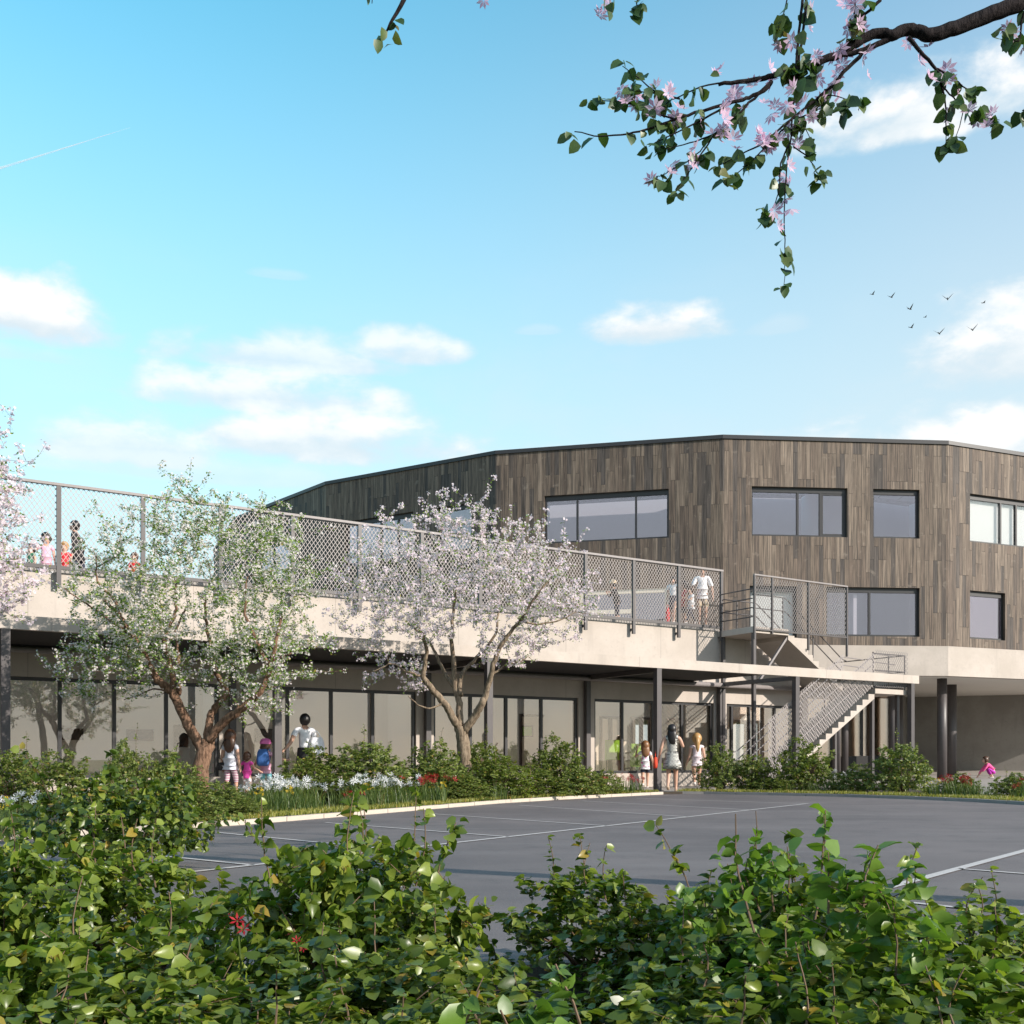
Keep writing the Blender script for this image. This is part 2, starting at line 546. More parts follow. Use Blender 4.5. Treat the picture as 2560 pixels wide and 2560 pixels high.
M['leaf_bed'] = leaf_mat('bed_leaf', (0.09, 0.13, 0.025), (0.155, 0.205, 0.04), (0.26, 0.30, 0.07), 0.4, 0.5)
M['leaf_tree'] = leaf_mat('tree_leaf', (0.09, 0.16, 0.03), (0.17, 0.28, 0.045), (0.28, 0.38, 0.07), 0.4, 0.45)
M['leaf_hang'] = leaf_mat('hanging_leaf', (0.028, 0.07, 0.028), (0.055, 0.11, 0.032), (0.11, 0.155, 0.045), 0.3, 0.4)
M['grass'] = leaf_mat('grass_blade', (0.14, 0.165, 0.03), (0.26, 0.27, 0.05), (0.42, 0.38, 0.10), 0.35, 0.5)
M['strap'] = leaf_mat('strap_leaf', (0.05, 0.09, 0.02), (0.09, 0.14, 0.03), (0.15, 0.19, 0.05), 0.3, 0.45)
M['white_petal'] = leaf_mat('white_blossom', (0.84, 0.73, 0.72), (0.9, 0.84, 0.82), (0.93, 0.9, 0.88), 0.5, 0.6, 0.2, tt=(1, 1, 1))
M['lilac_petal'] = leaf_mat('lilac_blossom', (0.84, 0.68, 0.76), (0.9, 0.79, 0.83), (0.93, 0.88, 0.89), 0.5, 0.6, 0.2, tt=(1, 1, 1))
M['pink_petal'] = leaf_mat('pink_blossom', (0.70, 0.44, 0.62), (0.78, 0.56, 0.72), (0.84, 0.68, 0.80), 0.45, 0.6, 0.2, tt=(1, 1, 1))
M['lily_white'] = leaf_mat('white_lily', (0.5, 0.52, 0.52), (0.62, 0.64, 0.64), (0.78, 0.78, 0.78), 0.3, 0.6, 0.2, tt=(1, 1, 1))
M['lily_red'] = leaf_mat('red_lily', (0.22, 0.008, 0.014), (0.34, 0.014, 0.022), (0.44, 0.03, 0.035), 0.25, 0.5, 0.3, tt=(1, 1, 1))
M['yellow'] = leaf_mat('yellow_petal', (0.7, 0.42, 0.02), (0.78, 0.55, 0.03), (0.82, 0.65, 0.06), 0.25, 0.5, 0.3, tt=(1, 1, 1))

M['leaf_bright'] = leaf_mat('bright_broad_leaf', (0.06, 0.10, 0.015), (0.155, 0.22, 0.03), (0.29, 0.345, 0.06), 0.42, 0.34)
M['concrete_panel'] = concrete_mat('pale_concrete_panels', (0.52, 0.458, 0.405), (0.435, 0.38, 0.33), 3.38)

# ================================================================ GROUND
def sheet(pts, z=None):
    mb = MB()
    mb.add([(p[0], p[1], p[2] if z is None else z) for p in pts], [tuple(range(len(pts)))])
    return mb
R_ = 6000
struct('ground', sheet([(-R_, -R_), (R_, -R_), (R_, R_), (-R_, R_)], -0.03), M['lawn'])
KERB_L = [(-7.6, 7.2), (-6.2, 8.9), (-5.0, 10.3), (-3.99, 11.8), (-3.3, 12.75), (-1.9, 15.6), (-0.29, 19.0), (0.9, 20.75), (2.1, 22.3), (3.1, 23.55), (3.45, 23.95)]
KERB_R = [(3.85, 24.35), (4.46, 24.15), (5.8, 23.4), (7.17, 22.4), (8.15, 20.95), (8.8, 19.6), (9.15, 18.0), (9.4, 15.0), (9.6, 8.0), (9.7, -8.0)]
court = [(-9.5, 5.0), (-9.5, -14), (11, -14), (11, 8), (11, 20), (7, 25.2), (3.7, 25.6), (2.6, 24.6), (-3, 15), (-6.8, 9.2)]
struct('court', sheet(court, -0.012), M['asphalt'])
# paving along the front and the raised forecourt under the round building
pv = [F(-24, -1.3, 0), F(-2.2, -1.3, 0), F(-0.3, -1.9, 0), F(1.2, -2.5, 0), F(3.5, -1.2, 0), F(12, -1.0, 0), F(12, 3.6, 0), F(-24, 3.6, 0)]
struct('pavement', sheet(pv, -0.006), M['paving'])
mb = MB()
rows = [(22.0, 0.0), (33.5, 0.0), (36.5, 0.09), (40, 0.19), (47, 0.31), (56, 0.33)]
for (d0, z0), (d1, z1) in zip(rows, rows[1:]):
    mb.quad((8.4 if d0 > 30 else 8.9, d0, z0 - (0.002 if d0 < 25 else 0)), (60, d0, z0), (60, d1, z1), (8.4, d1, z1))
struct('forecourt', mb, M['paving'])

def beds():
    back_l = [F(-0.35, -1.9, 0), F(-2.2, -1.3, 0), F(-24, -1.3, 0)]
    L_ = [(x, y) for x, y in KERB_L] + [(p.x, p.y) for p in back_l] + [(-19, 4)]
    Rr = [(x, y) for x, y in KERB_R[:7]] + [(9.6, 19.5), (9.6, 22.5)] + [(p.x, p.y) for p in (F(8.6, -1.0, 0), F(3.5, -1.2, 0), F(1.4, -2.2, 0))]
    return L_, Rr
BED_L, BED_R = beds()
struct('planting_bed', MB().poly(BED_L, -0.02, 0.045), M['soil'])
struct('planting_bed', MB().poly(BED_R, -0.02, 0.045), M['soil'])

def kerb(pts, mat, w=0.09, h=0.042):
    mb = MB()
    # resample to stones of about 0.9 m
    P_ = [Vector((x, y, 0)) for x, y in pts]
    acc = [P_[0]]
    for a, b in zip(P_, P_[1:]):
        n = max(1, round((b - a).length / 0.9))
        for i in range(1, n + 1):
            acc.append(a.lerp(b, i / n))
    rnd = random.Random(4)
    for a, b in zip(acc, acc[1:]):
        d = (b - a).normalized() * 0.006
        mb.bar(a + d + Vector((0, 0, h / 2 - 0.005)), b - d + Vector((0, 0, h / 2 - 0.005 + rnd.uniform(-.004, .004))), w, h + 0.02)
    return mb
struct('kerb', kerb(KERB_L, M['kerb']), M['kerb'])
struct('kerb', kerb(KERB_R, M['kerb_shaded']), M['kerb_shaded'])

# painted lines of the court
def lines():
    mb = MB()
    def ln(a, b, w):
        a, b = Vector((*a, 0)), Vector((*b, 0))
        s = (b - a).normalized().cross(Vector((0, 0, 1))) * (w / 2)
        z = Vector((0, 0, -0.006))
        mb.quad(a - s + z, a + s + z, b + s + z, b - s + z)
    A, B = Vector((-3.6, 5.3)), Vector((5.35, 18.8))
    ln(A, B, 0.065)
    ends = [(5.5, None), (7.8, (-3.7, 9.2)), (9.15, (-3.2, 11.3)), (10.67, (-2.35, 13.1)), (12.44, (-1.15, 15.2)), (14.4, (0.13, 18.1)), (16.4, (1.35, 20.0)), (18.75, (2.56, 21.4))]
    for d, e in ends:
        if e:
            p = A.lerp(B, (d - A.y) / (B.y - A.y))
            ln(p, e, 0.05)
    A2, B2 = Vector((0.75, 4.5)), Vector((7.2, 12.4))
    ln(A2, B2, 0.075)
    for d in (5.1, 6.0, 7.55, 9.2, 10.8):
        p = A2.lerp(B2, (d - A2.y) / (B2.y - A2.y))
        ln(p, p + Vector((3.0, -3.3)), 0.05)
    return mb
struct('court_marking', lines(), M['paint'])

# ================================================================ WALLS WITH OPENINGS
def wall_holes(mb, x0, x1, z0, z1, holes, y=0.0, depth=0.25, uvo=None, back=True):
    """front of a wall in its x-z plane at depth y (outside is -y) with rectangular openings and their reveals"""
    xs = sorted({x0, x1, *[h[0] for h in holes], *[h[1] for h in holes]})
    zs = sorted({z0, z1, *[h[2] for h in holes], *[h[3] for h in holes]})
    def uvq(pts):
        return [(uvo + p[0], p[2]) for p in pts] if uvo is not None else None
    for a, b in zip(xs, xs[1:]):
        for c, d in zip(zs, zs[1:]):
            mx, mz = (a + b) / 2, (c + d) / 2
            if any(h[0] < mx < h[1] and h[2] < mz < h[3] for h in holes):
                continue
            for yy, flip in ((y, False), (y + depth, True)):
                if flip and not back:
                    continue
                q = [(a, yy, c), (b, yy, c), (b, yy, d), (a, yy, d)]
                if flip:
                    q = q[::-1]
                mb.quad(*q, uv=uvq(q))
    for h in holes:
        a, b, c, d = h
        y2 = y + depth
        for q in ([(a, y, c), (a, y2, c), (b, y2, c), (b, y, c)], [(a, y, d), (b, y, d), (b, y2, d), (a, y2, d)],
                  [(a, y, c), (a, y, d), (a, y2, d), (a, y2, c)], [(b, y, c), (b, y2, c), (b, y2, d), (b, y, d)]):
            mb.quad(*q, uv=[(uvo + p[0] + p[1], p[2]) for p in q] if uvo is not None else None)
    return mb

def window_mb(x0, x1, z0, z1, mull, y, fw=0.06, fd=0.08, top=None, casement=None):
    """frame bars and panes of one window in the wall's own axes"""
    fr = MB()
    top = top or fw
    fr.box(x0, x0 + fw, y, y + fd, z0, z1)
    fr.box(x1 - fw, x1, y, y + fd, z0, z1)
    fr.box(x0 + fw, x1 - fw, y, y + fd, z0, z0 + fw)
    fr.box(x0 + fw, x1 - fw, y, y + fd, z1 - top, z1)
    ed = [x0 + fw] + list(mull) + [x1 - fw]
    for m_ in mull:
        fr.box(m_ - fw * .5, m_ + fw * .5, y - 0.003, y + fd, z0 + fw, z1 - top)
    if casement is not None:
        a, b = ed[casement] + fw * .5, ed[casement + 1]
        for q in ((a, a + .06, z0 + fw, z1 - top), (b - .06, b, z0 + fw, z1 - top), (a + .06, b - .06, z0 + fw, z0 + fw + .06), (a + .06, b - .06, z1 - top - .06, z1 - top)):
            fr.box(q[0], q[1], y + .012, y + fd - .01, q[2], q[3])
    panes = []
    for i in range(len(ed) - 1):
        a, b = ed[i] + (fw * .5 if i else 0), ed[i + 1] - (fw * .5 if i < len(ed) - 2 else 0)
        panes.append(MB().box(a, b, y + fd * .4, y + fd * .4 + .012, z0 + fw, z1 - top))
    return fr, panes

def add_window(parent, args, frame_mat, pane_mat, xf=None, **k):
    fr, panes = window_mb(*args, **k)
    def tr(mb):
        if xf:
            mb.v = [np.array([xf(p) for p in v]) for v in mb.v]
        return mb
    w = obj('window', tr(fr), frame_mat, parent)
    for p in panes:
        obj('pane', tr(p), pane_mat, w)
    return w

# ================================================================ LOW BUILDING
WP = 3.12                      # wall plane behind the canopy front
LB = empty('school_building', FO, FA, 'long low concrete school wing with wide dark framed windows under a canopy', 'building')
def TW(px):
    return ta(px, WP + 0.1)
HEAD, SILL = 2.50, 0.40
WINS = [(TW(12), TW(545), [TW(149), TW(285), TW(415)], SILL), (TW(601), TW(1036), [TW(718), TW(827), TW(930)], SILL),
        (TW(1080), TW(1441), [TW(1175), TW(1264), TW(1352)], SILL), (TW(1481), TW(1779), [TW(1554), TW(1630), TW(1703)], SILL),
        (TW(1811), TW(2000), [TW(1828), TW(1872), TW(1935)], 0.1)]
XE = 8.9
mb = MB()
wall_holes(mb, -24, XE, 0, 4.70, [(w[0], w[1], w[3], HEAD) for w in WINS], y=WP, depth=0.3)
mb.quad((XE, WP, 0), (XE, WP + .3, 0), (XE, WP + .3, 4.7), (XE, WP, 4.7))
mb.quad((-24, WP, 4.7), (XE, WP, 4.7), (XE, WP + .3, 4.7), (-24, WP + .3, 4.7))
obj('wall', mb, M['concrete_panel'], LB)
for (a, b, mu, s_) in WINS:
    add_window(LB, (a, b, s_, HEAD, mu, WP + 0.06), M['frame'], M['glass'], fw=0.075, fd=0.09)
# unseen gap added in the terrace deck to let sky light into the rooms
DECK_GAP0, DECK_GAP1 = 4.02, 5.17
obj('terrace_deck', MB().box(-24, 5.6, WP + .42, DECK_GAP0, 4.72, 4.9).box(-24, 5.6, DECK_GAP1, 15, 4.72, 4.9), M['paving'], LB)
obj('deck_slab', MB().box(-24, XE - .05, WP + .31, DECK_GAP0, 4.35, 4.7).box(-24, XE - .05, DECK_GAP1, 15, 4.35, 4.7), M['white_wall'], LB)
obj('ceiling', MB().box(-24, XE - .05, WP + .31, DECK_GAP0, 2.85, 2.95).box(-24, XE - .05, DECK_GAP1, 11.9, 2.85, 2.95), M['white_wall'], LB)
obj('floor', MB().box(-24, XE - .05, WP + .31, 11.9, 0.0, 0.03), M['floor_in'], LB)
iw = MB()
wall_holes(iw, -24, ta(1300, 5.2), 0.03, 2.85, [], y=5.2, depth=0.12)
wall_holes(iw, ta(1300, 5.2), XE - .05, 0.03, 2.85, [(ta(1303, 5.2), ta(1400, 5.2), 0.1, 2.05), (ta(1503, 5.2), ta(1548, 5.2), .1, 2.05), (ta(1580, 5.2), ta(1625, 5.2), .1, 2.05), (ta(1670, 5.2), ta(1720, 5.2), .1, 2.05), (ta(1830, 5.2), ta(1900, 5.2), .1, 2.05)], y=5.2, depth=0.12)
obj('inner_wall', iw, M['white_wall'], LB)
for a, b in ((1303, 1400), (1503, 1548), (1580, 1625), (1670, 1720), (1830, 1900)):
    x0, x1 = ta(a, 5.2), ta(b, 5.2)
    pf = MB()
    for q in ((x0 - .07, x0, .03, 2.12), (x1, x1 + .07, .03, 2.12), (x0, x1, 2.05, 2.12), ((x0 + x1) / 2 - .04, (x0 + x1) / 2 + .04, .1, 2.05)):
        pf.box(q[0], q[1], 5.14, 5.26, q[2], q[3])
    obj('door_frame', pf, M['frame'], LB)
obj('back_wall', MB().box(-24, XE - .05, 11.9, 12.1, 0, 4.35), M['white_wall'], LB)
for x in (TW(573), TW(1058), TW(1460), TW(1795)):
    obj('partition', MB().box(x - .06, x + .06, WP + .31, 5.19, 0.03, 2.85), M['white_wall'], LB)

# pictures and panels inside, on the inner wall
def picture(px0, px1, py0, py1, label, col, group=None, mat=None):
    w = 5.2
    x0, x1 = ta(px0, w), ta(px1, w)
    dd = F((x0 + x1) / 2, w, 0).y
    z1, z0 = EYE + (HOR - py0) / FPX * dd, EYE + (HOR - py1) / FPX * dd
    r = empty('framed_picture', F((x0 + x1) / 2, w - 0.005, z0), FA, label, 'picture', group)
    h = (x1 - x0) / 2
    fr = MB()
    for q in ((-h, -h + .03, 0, z1 - z0), (h - .03, h, 0, z1 - z0), (-h + .03, h - .03, 0, .03), (-h + .03, h - .03, z1 - z0 - .03, z1 - z0)):
        fr.box(q[0], q[1], -.035, 0, q[2], q[3])
    obj('frame', fr, M['frame'], r)
    obj('print', MB().box(-h + .03, h - .03, -.02, -.002, .03, z1 - z0 - .03), mat or plain('print_ink', col, 0.5, 0.8, 9), r)
picture(143, 208, 1821, 1850, 'dark wide picture behind the second pane from the left end', (0.02, 0.02, 0.022))
picture(316, 383, 1824, 1852, 'dark grey wide picture just left of the reddish tree trunk', (0.05, 0.05, 0.06))
picture(434, 470, 1812, 1868, 'tall dark picture behind the fork of the reddish tree', (0.03, 0.025, 0.025))
picture(636, 700, 1822, 1856, 'bluish dark picture behind the child with the blue backpack', (0.05, 0.055, 0.075))
for (a, b, c, d, lab) in ((1303, 1331, 1814, 1842, 'small lime green noticeboard seen through the glass above the bushes'),):
    picture(a, b, c, d, lab, (0.2, .5, .02), mat=M['lime'])
def panel(px, w, z0, z1, width, label):
    r = empty('green_screen', F(ta(px, w), w, 0.03), FA, label, 'room divider')
    obj('board', MB().box(-width / 2, width / 2, -.025, .025, z0, z1), M['lime'], r)
    ft = MB()
    for s in (-1, 1):
        ft.bar((s * width * .42, 0, 0), (s * width * .42, 0, z0), .03, .03)
        ft.box(-width * .42, width * .42, -.012, .012, .03, .055) if s > 0 else None
        ft.box(s * width * .42 - .02, s * width * .42 + .02, -.2, .2, 0, .025)
    obj('feet', ft, M['frame'], r)
panel(1532, 4.5, 0.75, 1.35, 0.55, 'lime green room divider inside the glass, left of the smallest girl')
panel(1592, 4.7, 0.55, 1.25, 0.5, 'lime green room divider inside the glass, behind the smallest girl')
panel(1645, 4.3, 0.25, 0.65, 0.75, 'low lime green room divider behind the woman in the checked dress')

# ================================================================ CANOPY
CN = empty('canopy', FO, FA, 'long flat canopy with pale fascia, black underside and slim dark columns along the low wing', 'canopy')
XR = 10.22
fa = MB()
fa.box(-24, XR, -0.08, 0.06, 3.1, 3.345)
fa.box(XR - 0.14, XR, 0.062, 3.9, 3.1, 3.34)
obj('fascia', fa, M['concrete_panel'], CN)
DX = 3.9
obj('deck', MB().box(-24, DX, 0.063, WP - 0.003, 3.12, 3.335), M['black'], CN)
for i in range(-4, 3):
    x = i * 4.97 + 0.01
    b = MB().box(x - .05, x + .05, 0.064, WP - .005, 3.0, 3.118)
    obj('beam', b, M['metal'], CN)
obj('gutter_pipe', MB().tube([(-24, 2.86, 3.03), (XE, 2.86, 3.03)], 0.07, 10), M['metal_light'], CN, True)
obj('rear_beam', MB().box(-24, XE, 2.95, WP - .004, 3.0, 3.115), M['metal_light'], CN)
def column(x, y, z1, s=0.15):
    c = MB()
    c.box(x - s / 2, x + s / 2, y - s / 2, y + s / 2, 0, z1)
    c.box(x - s * .8, x + s * .8, y - s * .8, y + s * .8, 0.0005, 0.015)
    return c
for i in range(-4, 3):
    obj('column', column(i * 4.97 + 0.0, 0.0, 3.098), M['metal'], CN)
for i in range(-4, 2):
    obj('column', column(i * 4.97 + 0.0, 3.0, 2.998, 0.14), M['metal'], CN)

# ================================================================ TERRACE FENCE
def lattice(x0, x1, z0, z1, y, px=0.1, pz=0.14, w=0.0115, shear=0.0, tk=0.004):
    """expanded metal: two layers of slanting strands clipped to the panel"""
    mb = MB()
    k = pz / px
    for sgn, yo in ((1, -tk * .6), (-1, tk * .6)):
        n0 = int(math.floor((min(z0 - sgn * k * x0, z0 - sgn * k * x1)) / pz)) - 1
        n1 = int(math.ceil((max(z1 - sgn * k * x0, z1 - sgn * k * x1)) / pz)) + 1
        for n in range(n0, n1 + 1):
            c = n * pz
            xa, xb = sorted(((z0 - c) / (sgn * k), (z1 - c) / (sgn * k)))
            xa, xb = max(x0, xa), min(x1, xb)
            if xb - xa < 0.01:
                continue
            a = (xa, y + yo, sgn * k * xa + c + shear * xa)
            b = (xb, y + yo, sgn * k * xb + c + shear * xb)
            mb.bar(a, b, tk, w, up=(0, 1, 0)) if False else mb.bar(a, b, w, tk, up=(0, 1, 0))
    return mb

FN = empty('mesh_fence', F(0, 3.0, 4.38), FA, 'tall terrace guard fence of diamond metal mesh with dark posts on the low wing', 'fence')
post_x = [-13.59 + 1.69 * i for i in range(-5, 12)]
FY, FZ = 0.0, -4.38
for i, x in enumerate(post_x):
    p = MB()
    p.box(x - .045, x + .045, FY - .05, FY + .02, 0.0, 2.1)
    p.box(x - .03, x + .03, FY + .02, 0.115, 0.1, 0.16)
    obj('post', p, M['metal'], FN)
r = MB().box(post_x[0] - .05, post_x[-1] + .05, FY - .06, FY + .03, 2.1, 2.155)
obj('top_rail', r, M['metal_light'], FN)
for a, b in zip(post_x, post_x[1:]):
    r = MB().box(a + .047, b - .047, FY - .035, FY + .02, 0.365, 0.44)
    obj('bottom_rail', r, M['metal'], FN)
    obj('mesh_panel', lattice(a + .047, b - .047, 0.445, 2.095, FY), M['mesh_metal'], FN)

# ================================================================ ROUND BUILDING
TWC = Vector((9.0, 60.5, 0))
TS = 7.93
V2 = Vector((7.14, 35.22, 0))
ang0 = math.radians(4.8)
TB = empty('round_building', TWC, 0, 'many sided upper building clad in dark charred timber boards on a concrete ring', 'building')
verts = {0: V2}
for i in range(1, 20):
    a = ang0 + math.radians(18) * (i - 1)
    verts[i] = verts[i - 1] + Vector((math.cos(a), math.sin(a), 0)) * TS
def fxf(i):
    """facet i axes: x along the facet, y inward, z up -> building coordinates"""
    a = ang0 + math.radians(18) * i
    o = verts[i % 20] - TWC
    e, n = Vector((math.cos(a), math.sin(a), 0)), Vector((-math.sin(a), math.cos(a), 0))
    return lambda p: o + e * p[0] + n * p[1] + Vector((0, 0, p[2]))
def fx(i, px, off=0.0):
    """distance along facet i at pixel column px"""
    a = ang0 + math.radians(18) * i
    o = verts[i % 20] + Vector((-math.sin(a), math.cos(a), 0)) * off
    k = (px - 1280) / FPX
    return (o.y * k - o.x) / (math.cos(a) - math.sin(a) * k)
ZB0, ZB1, ZT = 3.68, 4.71, 11.66
UH, US, LH, LS = 10.08, 8.40, 6.70, 5.02
fw = {  # facet: windows (x0, x1, z0, z1, mullions, extra)
    -2: [(fx(-2, 862), fx(-2, 1033), US, UH, [fx(-2, 948), fx(-2, 991)], {}), (fx(-2, 1094), fx(-2, 1178), US, UH, [], {}),
         (fx(-2, 905), fx(-2, 1050), LS, LH, [fx(-2, 975)], {})],
    -1: [(fx(-1, 1361), fx(-1, 1672), US, UH, [fx(-1, 1442), fx(-1, 1589)], {}), (fx(-1, 1449), fx(-1, 1673), 4.95, LH, [fx(-1, 1583)], {'cream': 1})],
    0: [(fx(0, 1879), fx(0, 2119), US, UH, [fx(0, 1997), fx(0, 2054)], {'casement': 2}), (fx(0, 2183), fx(0, 2299), US, UH, [], {}),
        (fx(0, 1874), fx(0, 1992), 4.9, LH, [], {'white_backing': 1}), (fx(0, 2066), fx(0, 2299), LS, LH, [fx(0, 2120), fx(0, 2177)], {})],
    1: [(fx(1, 2425), fx(1, 2620), US, UH, [fx(1, 2508), fx(1, 2547)], {'white_backing': 1}), (fx(1, 2425), fx(1, 2513), LS, LH, [], {}), (fx(1, 2640), fx(1, 2720), LS, LH, [], {})],  # white panel added behind the upper pane, standing in for the sun glint
    -3: [(2.0, 5.5, US, UH, [3.4], {}), (1.0, 4.6, LS, LH, [2.4], {})],
}
wmb, bmb, tmb, smb = MB(), MB(), MB(), MB()
def xfm(mb, f):
    mb.v = [np.array([f(p) for p in v]) for v in mb.v]
    return mb
def merge(dst, src):
    V = np.concatenate(src.v)
    dst.add(V, src.f, src.uv)
for i in range(-10, 10):
    f = fxf(i)
    wins = fw.get(i, [(1.5, 4.0, US, UH, [2.7], {}), (5.2, 6.6, LS, LH, [], {})] if i in (2, 3, -4) else [])
    m_ = MB()
    wall_holes(m_, 0, TS, ZB1, ZT, [(w[0], w[1], w[2], w[3]) for w in wins], y=0, depth=0.24, uvo=(i + 10) * TS, back=False)
    merge(wmb, xfm(m_, f))
    tq = math.tan(math.radians(9))
    def strip(y0, y1, z0, z1):
        b = MB()
        a0, a1 = y0 * tq, y1 * tq
        V = [(a0, y0, z0), (TS - a0, y0, z0), (TS - a1, y1, z0), (a1, y1, z0), (a0, y0, z1), (TS - a0, y0, z1), (TS - a1, y1, z1), (a1, y1, z1)]
        b.add(V, [(3, 2, 1, 0), (4, 5, 6, 7), (0, 1, 5, 4), (2, 3, 7, 6)])
        return xfm(b, f)
    merge(bmb, strip(-0.012, 0.3, ZB0, ZB1 - .004))
    merge(tmb, strip(-0.045, 0.3, ZT, ZT + .13))
    for w in wins:
        ex = w[5]
        cream = ex.get('cream')
        win = add_window(TB, (w[0], w[1], w[2], w[3], w[4], 0.11 if not cream else 0.05), M['cream'] if cream else M['frame'], M['glass_plain'] if ex.get('white_backing') else M['glass_tower'], xf=f,
                   fw=0.07 if not cream else 0.15, fd=0.09, top=0.17 if not cream else .16, casement=ex.get('casement'))
        if cream:
            c = MB()
            c.box(w[0] + .16, w[4][0] - .08, 0.046, 0.13, 5.85, 6.0)
            obj('transom', xfm(c, f), M['cream'], win)
        if ex.get('white_backing'):
            obj('white_backing', xfm(MB().box(w[0] + .05, w[1] - .05, 0.27, 0.28, w[2] + .03, w[3] - .03), f), M['white'], win)
obj('wall', wmb, M['wood'], TB)
obj('concrete_band', bmb, M['concrete'], TB)
obj('roof_trim', tmb, M['frame'], TB)
ring = [(verts[i % 20] - TWC) for i in range(20)]
def inset(k):
    return [(p.x * k, p.y * k) for p in ring]
def ringp(k0, k1, z0, z1):
    mb = MB()
    for i in range(20):
        a0, b0, a1, b1 = ring[i] * k0, ring[(i + 1) % 20] * k0, ring[i] * k1, ring[(i + 1) % 20] * k1
        V = [(p.x, p.y, z) for z in (z0, z1) for p in (a0, b0, b1, a1)]
        mb.add(V, [(3, 2, 1, 0), (4, 5, 6, 7), (0, 1, 5, 4), (2, 3, 7, 6)])
    return mb
obj('roof', ringp(0.985, 0.805, 11.3, 11.6), M['black'], TB)  # unseen slot inside the ring, added through roof and floors to light the rooms
obj('roof', MB().poly(inset(0.78), 11.3, 11.6), M['black'], TB)
for z0, z1, mt in ((ZB0 + .01, ZB0 + .2, 'white_wall'), (4.75, 4.95, 'floor_in'), (7.55, 7.6, 'ceiling'), (8.1, 8.3, 'floor_in'), (11.1, 11.15, 'ceiling')):
    obj('ceiling' if mt == 'ceiling' else ('soffit' if z0 < 4 else 'floor'), MB().poly(inset(0.986), z0, z1) if z0 < 5 else ringp(0.986, 0.805, z0, z1), M[mt], TB)
core = MB()
for i in range(20):
    a, b = ring[i] * 0.78, ring[(i + 1) % 20] * 0.78
    core.quad((a.x, a.y, 4.95), (b.x, b.y, 4.95), (b.x, b.y, 11.1), (a.x, a.y, 11.1))
obj('core_wall', core, plain('core_plaster', (.5, .5, .52), .9, .05), TB)
for i, u in ((-1, 0.75), (-1, 6.7), (0, 0.3), (0, 4.75), (1, 3.4), (-2, .6), (-2, 4.9)):
    obj('partition', xfm(MB().box(u - .06, u + .06, 0.3, 5.3, 4.96, 11.09), fxf(i)), M['white_wall'], TB)
# undercroft
def rc(p, r, z0, z1):
    return MB().tube([(p.x - TWC.x, p.y - TWC.y, z0), (p.x - TWC.x, p.y - TWC.y, z1)], r, 20)
for (px, d, r_) in ((2355, 37.2, .17), (2232, 37.5, .14), (2247, 41.0, .17), (2467 - 8, 39.3, .0), (2370 + 8, 40.2, .2), (2112, 38.2, .13), (2095, 37.2, .1), (2700, 38, .17)):
    if r_ > 0:
        p = P(px, HOR, d)
        obj('column', rc(p, r_, -0.02, ZB0 + .02), M['metal'], TB, True)
def wl(p, q, z0, z1, th=0.2):
    a, b = p - TWC, q - TWC
    return MB().bar((a.x, a.y, (z0 + z1) / 2), (b.x, b.y, (z0 + z1) / 2), th, z1 - z0)
bw0, bw1 = P(2262, HOR, 48.3), P(2760, HOR, 45.2)
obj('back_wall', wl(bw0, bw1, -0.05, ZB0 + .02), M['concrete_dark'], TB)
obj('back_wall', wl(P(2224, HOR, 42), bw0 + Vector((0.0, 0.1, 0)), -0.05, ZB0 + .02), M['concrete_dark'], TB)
e0, e1 = P(2003, HOR, 39.6), P(2224, HOR, 41.6)
gw = obj('entrance_glazing', wl(e0, e1, 0.1, ZB0 + .02, .03), M['glass'], TB)
fr = MB()
for k in (0.0, .33, .67, 1.0):
    q = e0.lerp(e1, k) - TWC
    fr.box(q.x - .05, q.x + .05, q.y - .06, q.y + .06, -.03, ZB0)
obj('frame', fr, M['frame'], gw)
obj('back_wall', wl(P(1900, HOR, 46), P(2240, HOR, 46), -0.05, ZB0 + .02), M['white_wall'], TB)
# dark upholstered bench inside the entrance
SF = empty('curved_bench', P(2150, HOR, 38.7) + Vector((0, 0, -0.62)), 0.1, 'dark rounded bench behind the stair near the entrance glazing', 'bench')
m_ = MB()
prof = [(-1.15, 0.0), (-1.15, .55), (-1.0, .68), (.55, .72), (.85, .62), (1.05, .4), (1.15, 0.0)]
n = len(prof)
m_.add([(x, -.4, z + .08) for x, z in prof] + [(x, .4, z + .08) for x, z in prof], [tuple(range(n)), tuple(range(2 * n - 1, n - 1, -1))] + [(i + 1, i, n + i, n + i + 1) for i in range(n - 1)])
obj('body', m_, M['sofa'], SF)
ft = MB()
for x in (-.95, .95):
    for y in (-.3, .3):
        ft.box(x - .04, x + .04, y - .04, y + .04, 0, .08)
obj('feet', ft, M['frame'], SF)
SF.location.z = 0.14

